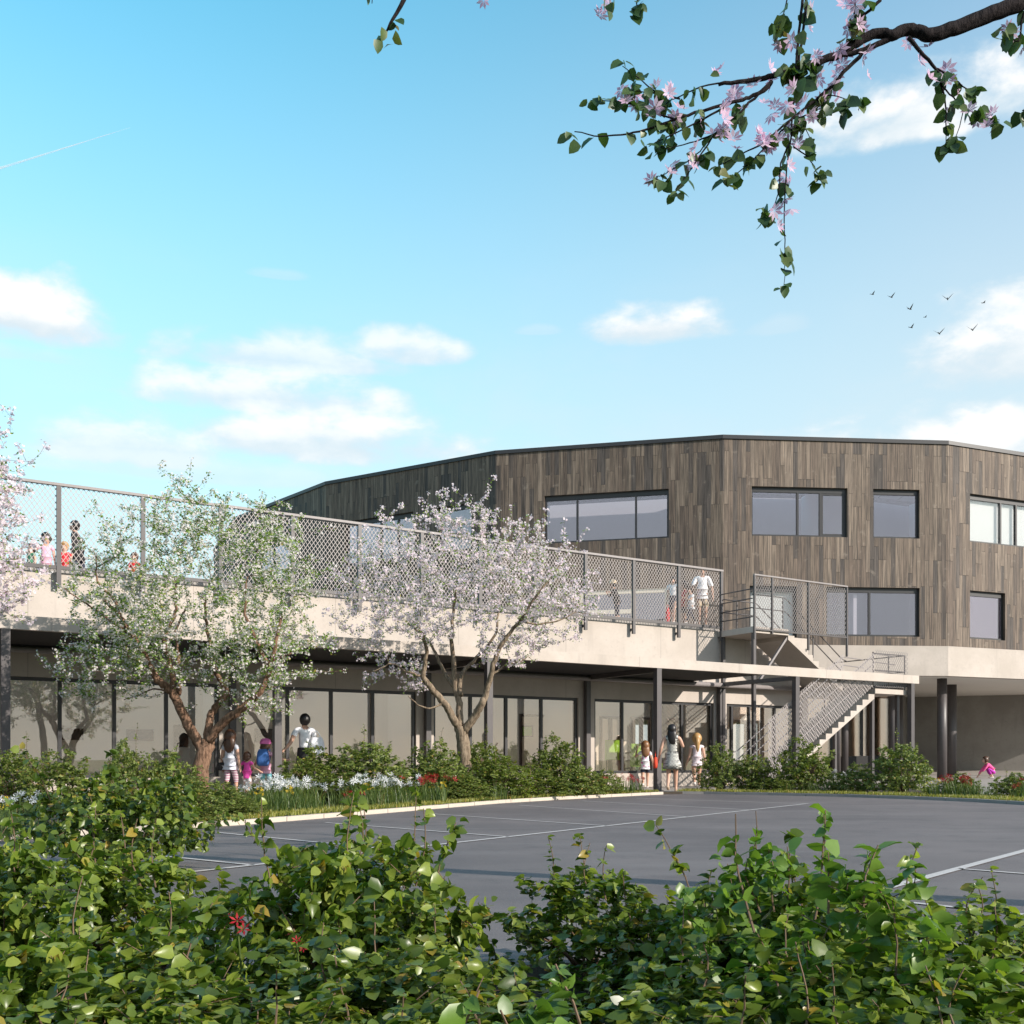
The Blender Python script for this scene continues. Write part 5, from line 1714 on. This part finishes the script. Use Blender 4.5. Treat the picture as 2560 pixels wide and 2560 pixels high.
    def piece(nm, chain_edges, extra, mat, grow=.010, radii=None):
        ks = []
        for a, b in chain_edges:
            for k in (a, b):
                if k not in ks:
                    ks.append(k)
        JJ = {**J, **extra}
        rr = {**R, **(radii or {})}
        def g(r_):
            return tuple(c + grow for c in r_) if hasattr(r_, '__len__') else r_ + grow
        ii = {k: i for i, k in enumerate(ks)}
        me = skin(nm, [sc(JJ[k]) for k in ks], [(ii[a], ii[b]) for a, b in chain_edges], [rs(g(rr[k])) for k in ks], 1)
        return obj(nm, me, mat, o)
    lerp = lambda a, b, s: tuple(Vector(J[a]).lerp(Vector(J[b]), s))
    if top_m:
        ex = {}
        ed = [('pelvis', 'waist'), ('waist', 'chest'), ('chest', 'nb2')]
        ex['nb2'] = tuple(Vector(J['nb']) + Vector((0, 0, -.004)))
        rd = {'nb2': (.05, .043), 'hem': (.092, .074)}
        ex['hem'] = (0, 0, hem if hem else B['hip'] - .005)
        if skirt:
            ex['wst'] = (0, 0, B['waist'] - .035); rd['wst'] = (.076, .060)
            ed[0] = ('wst', 'waist')
        else:
            ed = [('pelvis', 'hem')] + ed
        for n in 'LR':
            ed.append(('nb2', 'sh' + n))
            if sleeve > 0:
                if sleeve <= 1:
                    ex['sl' + n] = lerp('sh' + n, 'el' + n, sleeve); rd['sl' + n] = .030
                    ed.append(('sh' + n, 'sl' + n))
                else:
                    ex['sl' + n] = lerp('el' + n, 'wr' + n, sleeve - 1); rd['sl' + n] = .021
                    ed += [('sh' + n, 'el' + n), ('el' + n, 'sl' + n)]
        piece('shirt', ed, ex, top_m, .009, rd)
    if low and long_low > 0:
        ex, rd, ed = {}, {}, [('waist2', 'pelvis')]
        ex['waist2'] = tuple(Vector(J['pelvis']).lerp(Vector(J['waist']), .55)); rd['waist2'] = (.074, .058)
        for n in 'LR':
            ed.append(('pelvis', 'hip' + n))
            if long_low <= 1:
                ex['e' + n] = lerp('hip' + n, 'kn' + n, long_low); rd['e' + n] = .046
                ed.append(('hip' + n, 'e' + n))
            else:
                ex['e' + n] = lerp('kn' + n, 'an' + n, long_low - 1); rd['e' + n] = .027
                ed += [('hip' + n, 'kn' + n), ('kn' + n, 'e' + n)]
        piece('shorts' if long_low < .9 else 'trousers', ed, ex, low, .007, rd)
    if skirt:
        z0, r0, mat = skirt
        z1 = B['waist'] - .012
        mb = MB()
        prof = [(r0 - .004, z0 + .004), (r0, z0), (r0 * .96, z0 + (z1 - z0) * .3), (.098, z0 + (z1 - z0) * .62), (.092, z1 - .03), (.088, z1)]
        prof = [(max(r_, .07) * H, z * H) for r_, z in prof]
        V, n_ = [], 22
        for j, (r_, z) in enumerate(prof):
            for k in range(n_):
                a = 2 * math.pi * k / n_
                w = 1 + (.07 * math.cos(a * 7 + .6) if j < 3 else .0)
                V.append((r_ * math.cos(a) * w, r_ * math.sin(a) * w * .82 + lean * .3 * H * (z / H - B['hip']) , z))
        mb.add(V, [(i * n_ + k, i * n_ + (k + 1) % n_, (i + 1) * n_ + (k + 1) % n_, (i + 1) * n_ + k) for i in range(len(prof) - 1) for k in range(n_)])
        obj('skirt', mb, mat, o, True)
    # shoes
    for n in 'LR':
        piece('shoe', [('an2' + n, 'to' + n), ('an2' + n, 'he' + n)], {'an2' + n: tuple(Vector(J['an' + n]) + Vector((0, .004, -.016)))}, shoe_m, .005, {'an2' + n: .021})
    # face
    hd = Vector(J['head'])
    for s in (-1, 1):
        e = MB().lathe([(0.0005, -.0075 * H), (.006 * H, -.004 * H), (.0078 * H, 0), (.006 * H, .004 * H), (.0005, .0075 * H)], 8, sc(hd + Vector((s * ht * .42, ht * .93, .004))))
        obj('eye', e, EYEM, o, True)
        e = MB().lathe([(0.0005, -.016 * H), (.009 * H, -.008 * H), (.011 * H, .004 * H), (.006 * H, .014 * H), (.0005, .017 * H)], 8, sc(hd + Vector((s * ht * 1.02, -.004, -.004))), .55, 1)
        obj('ear', e, skin_m, o, True)
    obj('mouth', MB().box(*(q * H for q in (-.017, .017)), (hd.y + ht * .80) * H, (hd.y + ht * .97) * H, (hd.z - .041) * H, (hd.z - .034) * H), plain('lip', (.45, .15, .13), .5) if 'lip' not in bpy.data.materials else bpy.data.materials['lip'], o)
    # hair: a cap over the skull, with a lock, tail or knot grown out of it
    if hair:
        mb = MB()
        n_ = 20
        V, rows_ = [], 11
        bk = Vector((0, -ht * .20, ht * .16))
        for r_ in range(rows_ + 1):
            ph = math.pi * r_ / rows_
            for k in range(n_):
                a = 2 * math.pi * k / n_
                w = 1 + .035 * math.sin(a * 9 + r_ * .8)
                y = math.sin(a) * math.sin(ph) * ht * 1.14 * w
                z = math.cos(ph) * ht * 1.34
                x = math.cos(a) * math.sin(ph) * ht * 1.15 * w
                if y > ht * .35 and z < ht * .55:          # open over the face
                    y = ht * .35
                V.append(tuple((hd + bk + Vector((x, y, z))) * H))
        mb.add(V, [(i * n_ + k, i * n_ + (k + 1) % n_, (i + 1) * n_ + (k + 1) % n_, (i + 1) * n_ + k)[::-1] for i in range(rows_) for k in range(n_)])
        def lock(pts, rx, ry):
            n2, V2_ = 14, []
            for p_, a_, b_ in zip(pts, rx, ry):
                for k in range(n2):
                    an = 2 * math.pi * k / n2
                    w = 1 + .08 * math.sin(an * 5 + p_[2] * 40)
                    V2_.append(tuple((hd + Vector((p_[0] + math.cos(an) * a_ * w, p_[1] + math.sin(an) * b_ * w, p_[2]))) * H))
            m2 = len(pts)
            mb.add(V2_, [(i * n2 + k, i * n2 + (k + 1) % n2, (i + 1) * n2 + (k + 1) % n2, (i + 1) * n2 + k) for i in range(m2 - 1) for k in range(n2)] + [tuple(range(n2 - 1, -1, -1)), tuple((m2 - 1) * n2 + k for k in range(n2))])
        if hair in ('long', 'mid'):
            L = .085 if hair == 'mid' else .22
            lock([(0, -ht * .35, 0), (0, -ht * .5, -L * .3), (.004, -ht * .75, -L * .6), (.008, -ht * .85, -L * .9), (.01, -ht * .85, -L - .02)], [ht * 1.1, ht * 1.16, ht * 1.12, ht * .85, ht * .3], [ht * .8, ht * .7, ht * .5, ht * .38, ht * .15])
        if hair == 'pony':
            lock([(0, -ht * 1.1, .035), (0, -ht * 1.45, .01), (.003, -ht * 1.45, -.08), (.006, -ht * 1.3, -.17), (.01, -ht * 1.25, -.24)], [ht * .25, ht * .45, ht * .55, ht * .45, ht * .1], [ht * .2, ht * .35, ht * .35, ht * .3, ht * .1])
        if hair == 'bun':
            lock([(.01, -ht * .9, ht * .5), (.01, -ht * 1.0, ht * .8), (.01, -ht * 1.0, ht * 1.15), (.01, -ht * .9, ht * 1.4)], [ht * .25, ht * .5, ht * .5, ht * .15], [ht * .25, ht * .5, ht * .5, ht * .15])
        if hair == 'blown':
            lock([(-ht * .3, -ht * .5, -ht * .5), (-ht * .95, -ht * .7, -ht * .1), (-ht * 1.7, -ht * .8, ht * .05), (-ht * 2.1, -ht * .85, ht * .1)], [ht * .5, ht * .5, ht * .3, ht * .05], [ht * .6, ht * .5, ht * .3, ht * .05])
        obj('hair', mb, hair_m, o, True)
    if hat:
        kind, mat = hat
        zc = hd.z + ht * .35
        mb = MB()
        n_ = 18
        mb.lathe([(ht * 1.28 * H, 0), (ht * 1.28 * H, ht * .45 * H), (ht * 1.05 * H, ht * 1.0 * H), (ht * .55 * H, ht * 1.24 * H), (.001, ht * 1.3 * H)], n_, (0, (hd.y - ht * .15) * H, zc * H))
        if kind == 'cap':
            V = [(math.sin(a) * ht * 1.05 * H, (hd.y + ht * (.95 if i == 0 else 1.0 + .75 * math.cos(a))) * H, (zc - (.004 if j else -.006)) * H) for j in (0, 1) for i, a in [(0, -1.2), (1, -.8), (2, -.4), (3, 0), (4, .4), (5, .8), (0, 1.2)]]
            mb.add(V, [tuple(range(7)), tuple(range(13, 6, -1))] + [(i, (i + 1) % 7, 7 + (i + 1) % 7, 7 + i) for i in range(7)])
        else:
            mb.lathe([(ht * 1.1 * H, .004 * H), (ht * 1.75 * H, -.012 * H), (ht * 1.75 * H, -.018 * H), (ht * 1.1 * H, -.004 * H)], n_, (0, (hd.y - .004) * H, zc * H))
        obj('hat', mb, mat, o, True)
    o['joints'] = 0
    del o['joints']
    M4 = o.matrix_basis.copy()
    def at_joint(k, off=(0, 0, 0)):
        c, s = math.cos(rz), math.sin(rz)
        p = Vector(sc(J[k])) + Vector(off) * H
        return Vector(at) + Vector((p.x * c - p.y * s, p.x * s + p.y * c, p.z))
    return o, at_joint

def bag(name, label, cat, at, rz, w, h, d_, mat, straps):
    """soft bag: rounded body with a flap line and a strap tube; straps in the bag's own axes"""
    r = empty(name, at, rz, label, cat)
    m_ = MB()
    prof = [(0.02, 0.0), (.36, .0), (.47, .12), (.5, .4), (.44, .8), (.34, .97), (.3, 1.0), (0.02, 1.0)]
    n_ = 20
    V = []
    for rr_, z in prof:
        for k in range(n_):
            a = 2 * math.pi * k / n_
            c, s = math.cos(a), math.sin(a)
            q = (abs(c) ** .55 * (1 if c >= 0 else -1), abs(s) ** .7 * (1 if s >= 0 else -1))
            V.append((q[0] * rr_ * w, q[1] * rr_ * d_, z * h))
    m_.add(V, [(i * n_ + k, i * n_ + (k + 1) % n_, (i + 1) * n_ + (k + 1) % n_, (i + 1) * n_ + k) for i in range(len(prof) - 1) for k in range(n_)])
    obj('body', m_, mat, r, True)
    s_ = MB()
    for pts in straps:
        s_.tube(pts, .011, 6)
    obj('strap', s_, mat, r, True)
    return r

AWAY = lambda a=0: math.radians(a)                 # faces along +y, away from the camera
def spot_w(px, w, z=0.0):
    return F(ta(px, w), w, z)
def hgt(p, py_top):
    return (EYE + (HOR - py_top) / FPX * p.y) - p.z
GG = 'people walking along the pavement'
TG = 'people on the terrace'
# -- group on the left
p = spot_w(576, 1.4); H = hgt(p, 1824)
o, j = person('girl in white top and striped leggings left of the toddler', p, H, AWAY(-12), GREYW, STRIPE, 'long', H_BROWN, child=True, legs='walk2', long_low=1.35, sleeve=.45, group=GG)
q = j('hipL', (-.075, -.03, -.02))
bag('crossbody_bag', 'small black bag hanging at the hip of the girl in striped leggings', 'bag', q + Vector((0, 0, -.06)), AWAY(-12), .18, .17, .07, BLACKC, [[(-.03, 0, .16), (.0, -.09, .42), (.1, -.10, .62), (.24, -.03, .70)]])
p = spot_w(618, 1.35); H = hgt(p, 1879)
person('toddler in bright pink shirt holding the capped child by the hand', p, H, AWAY(-8), PINKC, cloth('pale_trousers', (.7, .6, .62)), 'mid', H_BROWN, child=True, legs='walk', long_low=.8, sleeve=.5, group=GG, hem=.40,
       pose={'elR': (.16, .02, .64), 'wrR': (.26, .05, .58), 'elL': (-.17, 0, .65), 'wrL': (-.24, .06, .70)})
p = spot_w(664, 1.4); H = hgt(p, 1849)
o, j = person('child in pink cap and turquoise trousers wearing a blue backpack', p, H, AWAY(-6), PALEP, TURQ, 'mid', H_BROWN, child=True, legs='walk2', long_low=1.1, sleeve=.4, hat=('cap', cloth('pink_cap', (.7, .16, .42))), group=GG,
       pose={'elL': (-.16, .0, .62), 'wrL': (-.23, .02, .50), 'elR': (.19, .05, .66), 'wrR': (.31, .12, .65)})
bag('backpack', 'bright blue backpack on the child in the pink cap', 'backpack', j('chest', (0, -.135, -.15)), AWAY(-6), .27, .36, .16, cloth('blue_backpack_cloth', (.05, .15, .42), c2=None), [[(-.08, .05, .33), (-.09, .16, .36), (-.09, .22, .2), (-.09, .12, .05)], [(.08, .05, .33), (.09, .16, .36), (.09, .22, .2), (.09, .12, .05)]])
p = spot_w(762, 1.0); H = hgt(p, 1786)
o, j = person('black haired woman in white top and dark skirt, one arm reaching back', p, H, AWAY(28), WHT, BLACKC, 'short', H_DARK, legs='walk', sleeve=.55, skirt=(.335, .115, BLACKC), group=GG, shoe_m=DSHOE, skin_m=SKIN2,
       pose={'elL': (-.20, -.07, .645), 'wrL': (-.315, -.14, .545), 'elR': (.13, .02, .63), 'wrR': (.14, .06, .50)})
bag('shoulder_bag', 'big white bag on the right shoulder of the woman in the dark skirt', 'bag', j('shR', (.02, -.075, -.31)), AWAY(28), .34, .40, .16, cloth('white_bag_cloth', (.72, .72, .74)), [[(-.10, 0, .38), (-.05, .06, .52), (.0, .10, .555), (.05, .06, .5), (.10, 0, .38)]])
# -- group on the right
p = spot_w(1613, 1.9); H = hgt(p, 1852)
person('smallest girl in white dotted shirt and navy shorts, one arm raised', p, H, AWAY(-4), DOTS, NAVY, 'long', H_AUB, child=True, legs='walk2', long_low=.72, sleeve=.5, group=GG, hem=.46,
       pose={'elL': (-.20, .05, .66), 'wrL': (-.17, .12, .80), 'elR': (.15, .0, .60), 'wrR': (.17, .06, .50)})
p = Vector(((1680 - 1280) / FPX * 25.0, 25.0, 0)); H = hgt(p, 1812)
o, j = person('woman in a black and white checked dress with long dark hair between two girls', p, H, AWAY(-14), CHECK, CHECK, 'long', H_DARK, legs='walk2', sleeve=0, skirt=(.345, .135, CHECK), shoe_m=TANSH, group=GG,
       pose={'elL': (-.16, -.03, .64), 'wrL': (-.19, .02, .52), 'elR': (.16, .05, .67), 'wrR': (.12, .15, .75)})
bag('handbag', 'orange red handbag on the left arm of the woman in the checked dress', 'bag', j('wrL', (-.055, .0, -.165)), AWAY(80), .30, .27, .11, cloth('orange_red_leather', (.62, .055, .02)), [[(-.08, 0, .26), (-.05, 0, .36), (.0, 0, .40), (.05, 0, .36), (.08, 0, .26)]])
p = spot_w(1742, 1.5); H = hgt(p, 1833)
person('girl with long blond ponytail in a pale pink top and grey shorts', p, H, AWAY(-4), cloth('pale_top', (.76, .66, .70)), OLIVE, 'pony', H_BLOND, child=True, legs='walk2', long_low=.45, sleeve=.12, group=GG, hem=.45,
       pose={'wrL': (-.17, .02, .47), 'wrR': (.16, .02, .47)})
# -- crouching girl
p = P(2480, HOR, 37.6); p.z = .115
o, j = person('crouching girl in magenta trousers and pink top at the right edge', p, 1.22, math.radians(80), cloth('hot_pink_top', (.80, .10, .30)), MAG, 'bun', H_BROWN, child=True, sleeve=1.85, long_low=1.75, group='people around the school', hem=.20,
       pose={'pelvis': (0, -.07, .19), 'waist': (0, -.02, .27), 'chest': (0, .07, .37), 'nb': (0, .13, .43), 'neck': (0, .15, .45), 'chin': (0, .185, .475), 'head': (0, .20, .545), 'top': (0, .185, .61), 'nose': (0, .285, .53),
             'shL': (-.1, .13, .41), 'shR': (.1, .13, .41), 'elL': (-.12, .22, .29), 'wrL': (-.09, .31, .18), 'elR': (.12, .25, .26), 'wrR': (.08, .36, .10),
             'hipL': (-.06, -.05, .17), 'hipR': (.06, -.05, .17), 'knL': (-.08, .14, .30), 'knR': (.08, .14, .28), 'anL': (-.07, .0, .05), 'anR': (.07, .0, .05)})
# -- on the terrace, left
ZD = 4.902
def tp(px, w):
    return spot_w(px, w, ZD)
p = tp(78, 7.0); H = hgt(p, 1358)
person('child in green top on the terrace, half hidden by blossom at left edge', p, H, math.radians(150), GREENC, DENIM, 'mid', H_BROWN, child=True, long_low=1.9, group=TG)
p = tp(115, 7.2); H = hgt(p, 1331)
person('girl in a pale pink shirt with wind blown dark hair on the terrace', p, H, math.radians(205), PALEP, WHT, 'blown', H_DARK, child=True, long_low=1.9, legs='walk', group=TG, pose={'elR': (.2, 0, .66), 'wrR': (.3, .05, .62)})
p = tp(161, 7.0); H = hgt(p, 1354)
person('small boy in a red shirt just right of the leftmost fence post', p, H, math.radians(190), REDC, DENIM, 'short', H_BLOND, child=True, fem=False, long_low=1.9, group=TG)
p = tp(196, 7.4); H = hgt(p, 1303)
person('striding adult in dark clothes behind the boy in red on the terrace', p, H, math.radians(100), BLACKC, NAVY, 'short', H_DARK, legs='stride', long_low=1.95, sleeve=1.7, shoe_m=DSHOE, group=TG, lean=.12)
p = tp(336, 7.0); H = hgt(p, 1381)
person('child in red standing behind the white blossom on the terrace', p, H, math.radians(180), REDC, REDC, 'short', H_BROWN, child=True, long_low=1.9, sleeve=1.7, group=TG)
# -- on the terrace, right
p = tp(1543, 3.75); H = hgt(p, 1462)
person('stooping person in dark jacket and sun hat holding a camera near the fence', p, H * 1.12, math.radians(115), BLACKC, NAVY, 'short', H_DARK, sleeve=1.8, long_low=1.9, hat=('brim', BEIGE), group=TG, lean=.32, child=True,
       pose={'elL': (-.13, .14, .58), 'wrL': (-.06, .26, .66), 'elR': (.13, .14, .58), 'wrR': (.06, .26, .66)})
p = tp(1683, 3.8); H = hgt(p, 1442)
o, j = person('dark haired girl in a white top and navy skirt behind the fence post', p, H, math.radians(150), WHT, NAVY, 'short', H_DARK, sleeve=.5, skirt=(.30, .105, NAVY), group=TG, legs='walk')
bag('red_bag', 'red bag beside the dark haired girl in the navy skirt', 'bag', spot_w(1669, 3.7, ZD + .02), FA, .13, .42, .11, REDC, [[(-.04, 0, .40), (-.03, 0, .52), (.03, 0, .52), (.04, 0, .40)]])
p = tp(1711, 3.85); H = hgt(p, 1452)
o, j = person('dark haired child in a red shirt, left of the bald man on the terrace', p, H, math.radians(100), REDC, NAVY, 'mid', H_DARK, child=True, long_low=1.0, group=TG, skin_m=SKIN2)
p = tp(1727, 3.6); H = hgt(p, 1466)
person('boy in a white shirt and dark trousers stepping in front of the man', p, H, math.radians(120), WHT, NAVY, 'short', H_BROWN, child=True, fem=False, legs='stride', long_low=1.95, sleeve=.6, group=TG, pose={'elL': (-.12, .12, .62), 'wrL': (-.05, .2, .66)})
p = tp(1756, 3.7); H = hgt(p, 1417)
person('bald man in white shirt and beige shorts at the end of the terrace fence', p, H, math.radians(170), WHT, BEIGE, None, H_DARK, fem=False, legs='stand', long_low=.95, sleeve=.9, group=TG, skin_m=SKIN2, shoe_m=TANSH,
       pose={'elR': (.17, .06, .64), 'wrR': (.12, .2, .66), 'elL': (-.16, 0, .63), 'wrL': (-.17, .05, .49)})

# ---------------------------------------------------------------- birds and contrail
def bird(px, py, d, span, rz, flap, label):
    r = empty('bird', P(px, py, d), rz, label, 'bird', 'birds flying over the round building')
    s = span * .78
    mb = MB()
    body = [(-.22, .012), (-.12, .035), (0, .05), (.12, .04), (.19, .03), (.24, .006)]
    V, Fs = [], []
    for x, ra in body:
        for k in range(8):
            a = 2 * math.pi * k / 8
            V.append((x * s, math.cos(a) * ra * s, math.sin(a) * ra * s))
    for i in range(len(body) - 1):
        for k in range(8):
            Fs.append((i * 8 + k, i * 8 + (k + 1) % 8, (i + 1) * 8 + (k + 1) % 8, (i + 1) * 8 + k))
    b = len(V)
    # wings: swept, lifted by the flap angle, thin but solid
    for sg in (-1, 1):
        n0 = len(V)
        pr = [(.10, .03, 0.0), (.08, .26, .26 * flap), (-.02, .5, .5 * flap), (-.06, .27, .26 * flap), (-.09, .03, 0.0)]
        for zz in (.012, -.004):
            for x, y, z in pr:
                V.append((x * s, sg * y * s, (z + zz) * s))
        Fs += [tuple(n0 + i for i in range(5)), tuple(n0 + 9 - i for i in range(5))] + [(n0 + i, n0 + (i + 1) % 5, n0 + 5 + (i + 1) % 5, n0 + 5 + i) for i in range(5)]
    n0 = len(V)
    for zz in (.01, -.005):
        for x, y in ((-.18, .02), (-.34, .07), (-.34, -.07), (-.18, -.02)):
            V.append((x * s, y * s, zz * s))
    Fs += [(n0, n0 + 1, n0 + 2, n0 + 3), (n0 + 7, n0 + 6, n0 + 5, n0 + 4)] + [(n0 + i, n0 + (i + 1) % 4, n0 + 4 + (i + 1) % 4, n0 + 4 + i) for i in range(4)]
    mb.add(V, Fs)
    obj('body', mb, M['feather'], r)
M['feather'] = plain('dark_feather', (0.02, 0.02, 0.022), 0.7, 0.2, 20)
for i, (px, py, sp_, rz, fl, lab) in enumerate([(2181, 736, .95, .3, .5, 'leading dark bird at the left end of the flock'), (2228, 743, 1.1, .6, .7, 'second dark bird, just right of the leading one'),
        (2275, 773, 1.1, .4, .9, 'dark bird in the middle of the flock, wings raised'), (2313, 793, .7, .2, .3, 'smallest dark bird in the middle of the flock'), (2278, 819, 1.05, .3, .6, 'lowest dark bird on the left of the flock'),
        (2348, 834, 1.3, .9, .8, 'lowest dark bird of the whole flock'), (2431, 825, 1.3, .9, .9, 'dark bird low on the right with raised wings'), (2369, 748, 1.3, 1.1, .9, 'topmost dark bird on the right side'), (2459, 757, .9, .1, .25, 'rightmost bird with flat wings')]):
    bird(px, py, 92 + i, sp_, rz, fl, lab)
def contrail():
    m, t, p = mat_new('vapour')
    t.nodes.remove(p)
    tr = nn(t, 'ShaderNodeBsdfTransparent')
    df = nn(t, 'ShaderNodeBsdfDiffuse')
    df.inputs[0].default_value = (.9, .9, .9, 1)
    mx = nn(t, 'ShaderNodeMixShader')
    t.links.new(mth(t, 'MULTIPLY', smooth(t, noise(t, .012, 4), .25, .6), .4), mx.inputs[0])
    t.links.new(tr.outputs[0], mx.inputs[1]); t.links.new(df.outputs[0], mx.inputs[2])
    t.links.new(mx.outputs[0], t.nodes['Material Output'].inputs[0])
    d = 3000
    a0, a1 = P(-160, 468, d), P(325, 319, d)
    r = empty('contrail', a0, 0, 'thin white double vapour trail crossing the blue sky at upper left', 'contrail')
    for k, (w0, off) in enumerate(((3.4, 0), (3.0, 6))):
        pts, rad = [], []
        for i in range(13):
            s = i / 12
            pts.append((a1 - a0) * s + Vector((0, 0, -off * (1 - s))))
            rad.append(w0 * (1 - s) * .5 + .25)
        obj('trail', MB().tube(pts, rad, 8), m, r, True)
contrail()
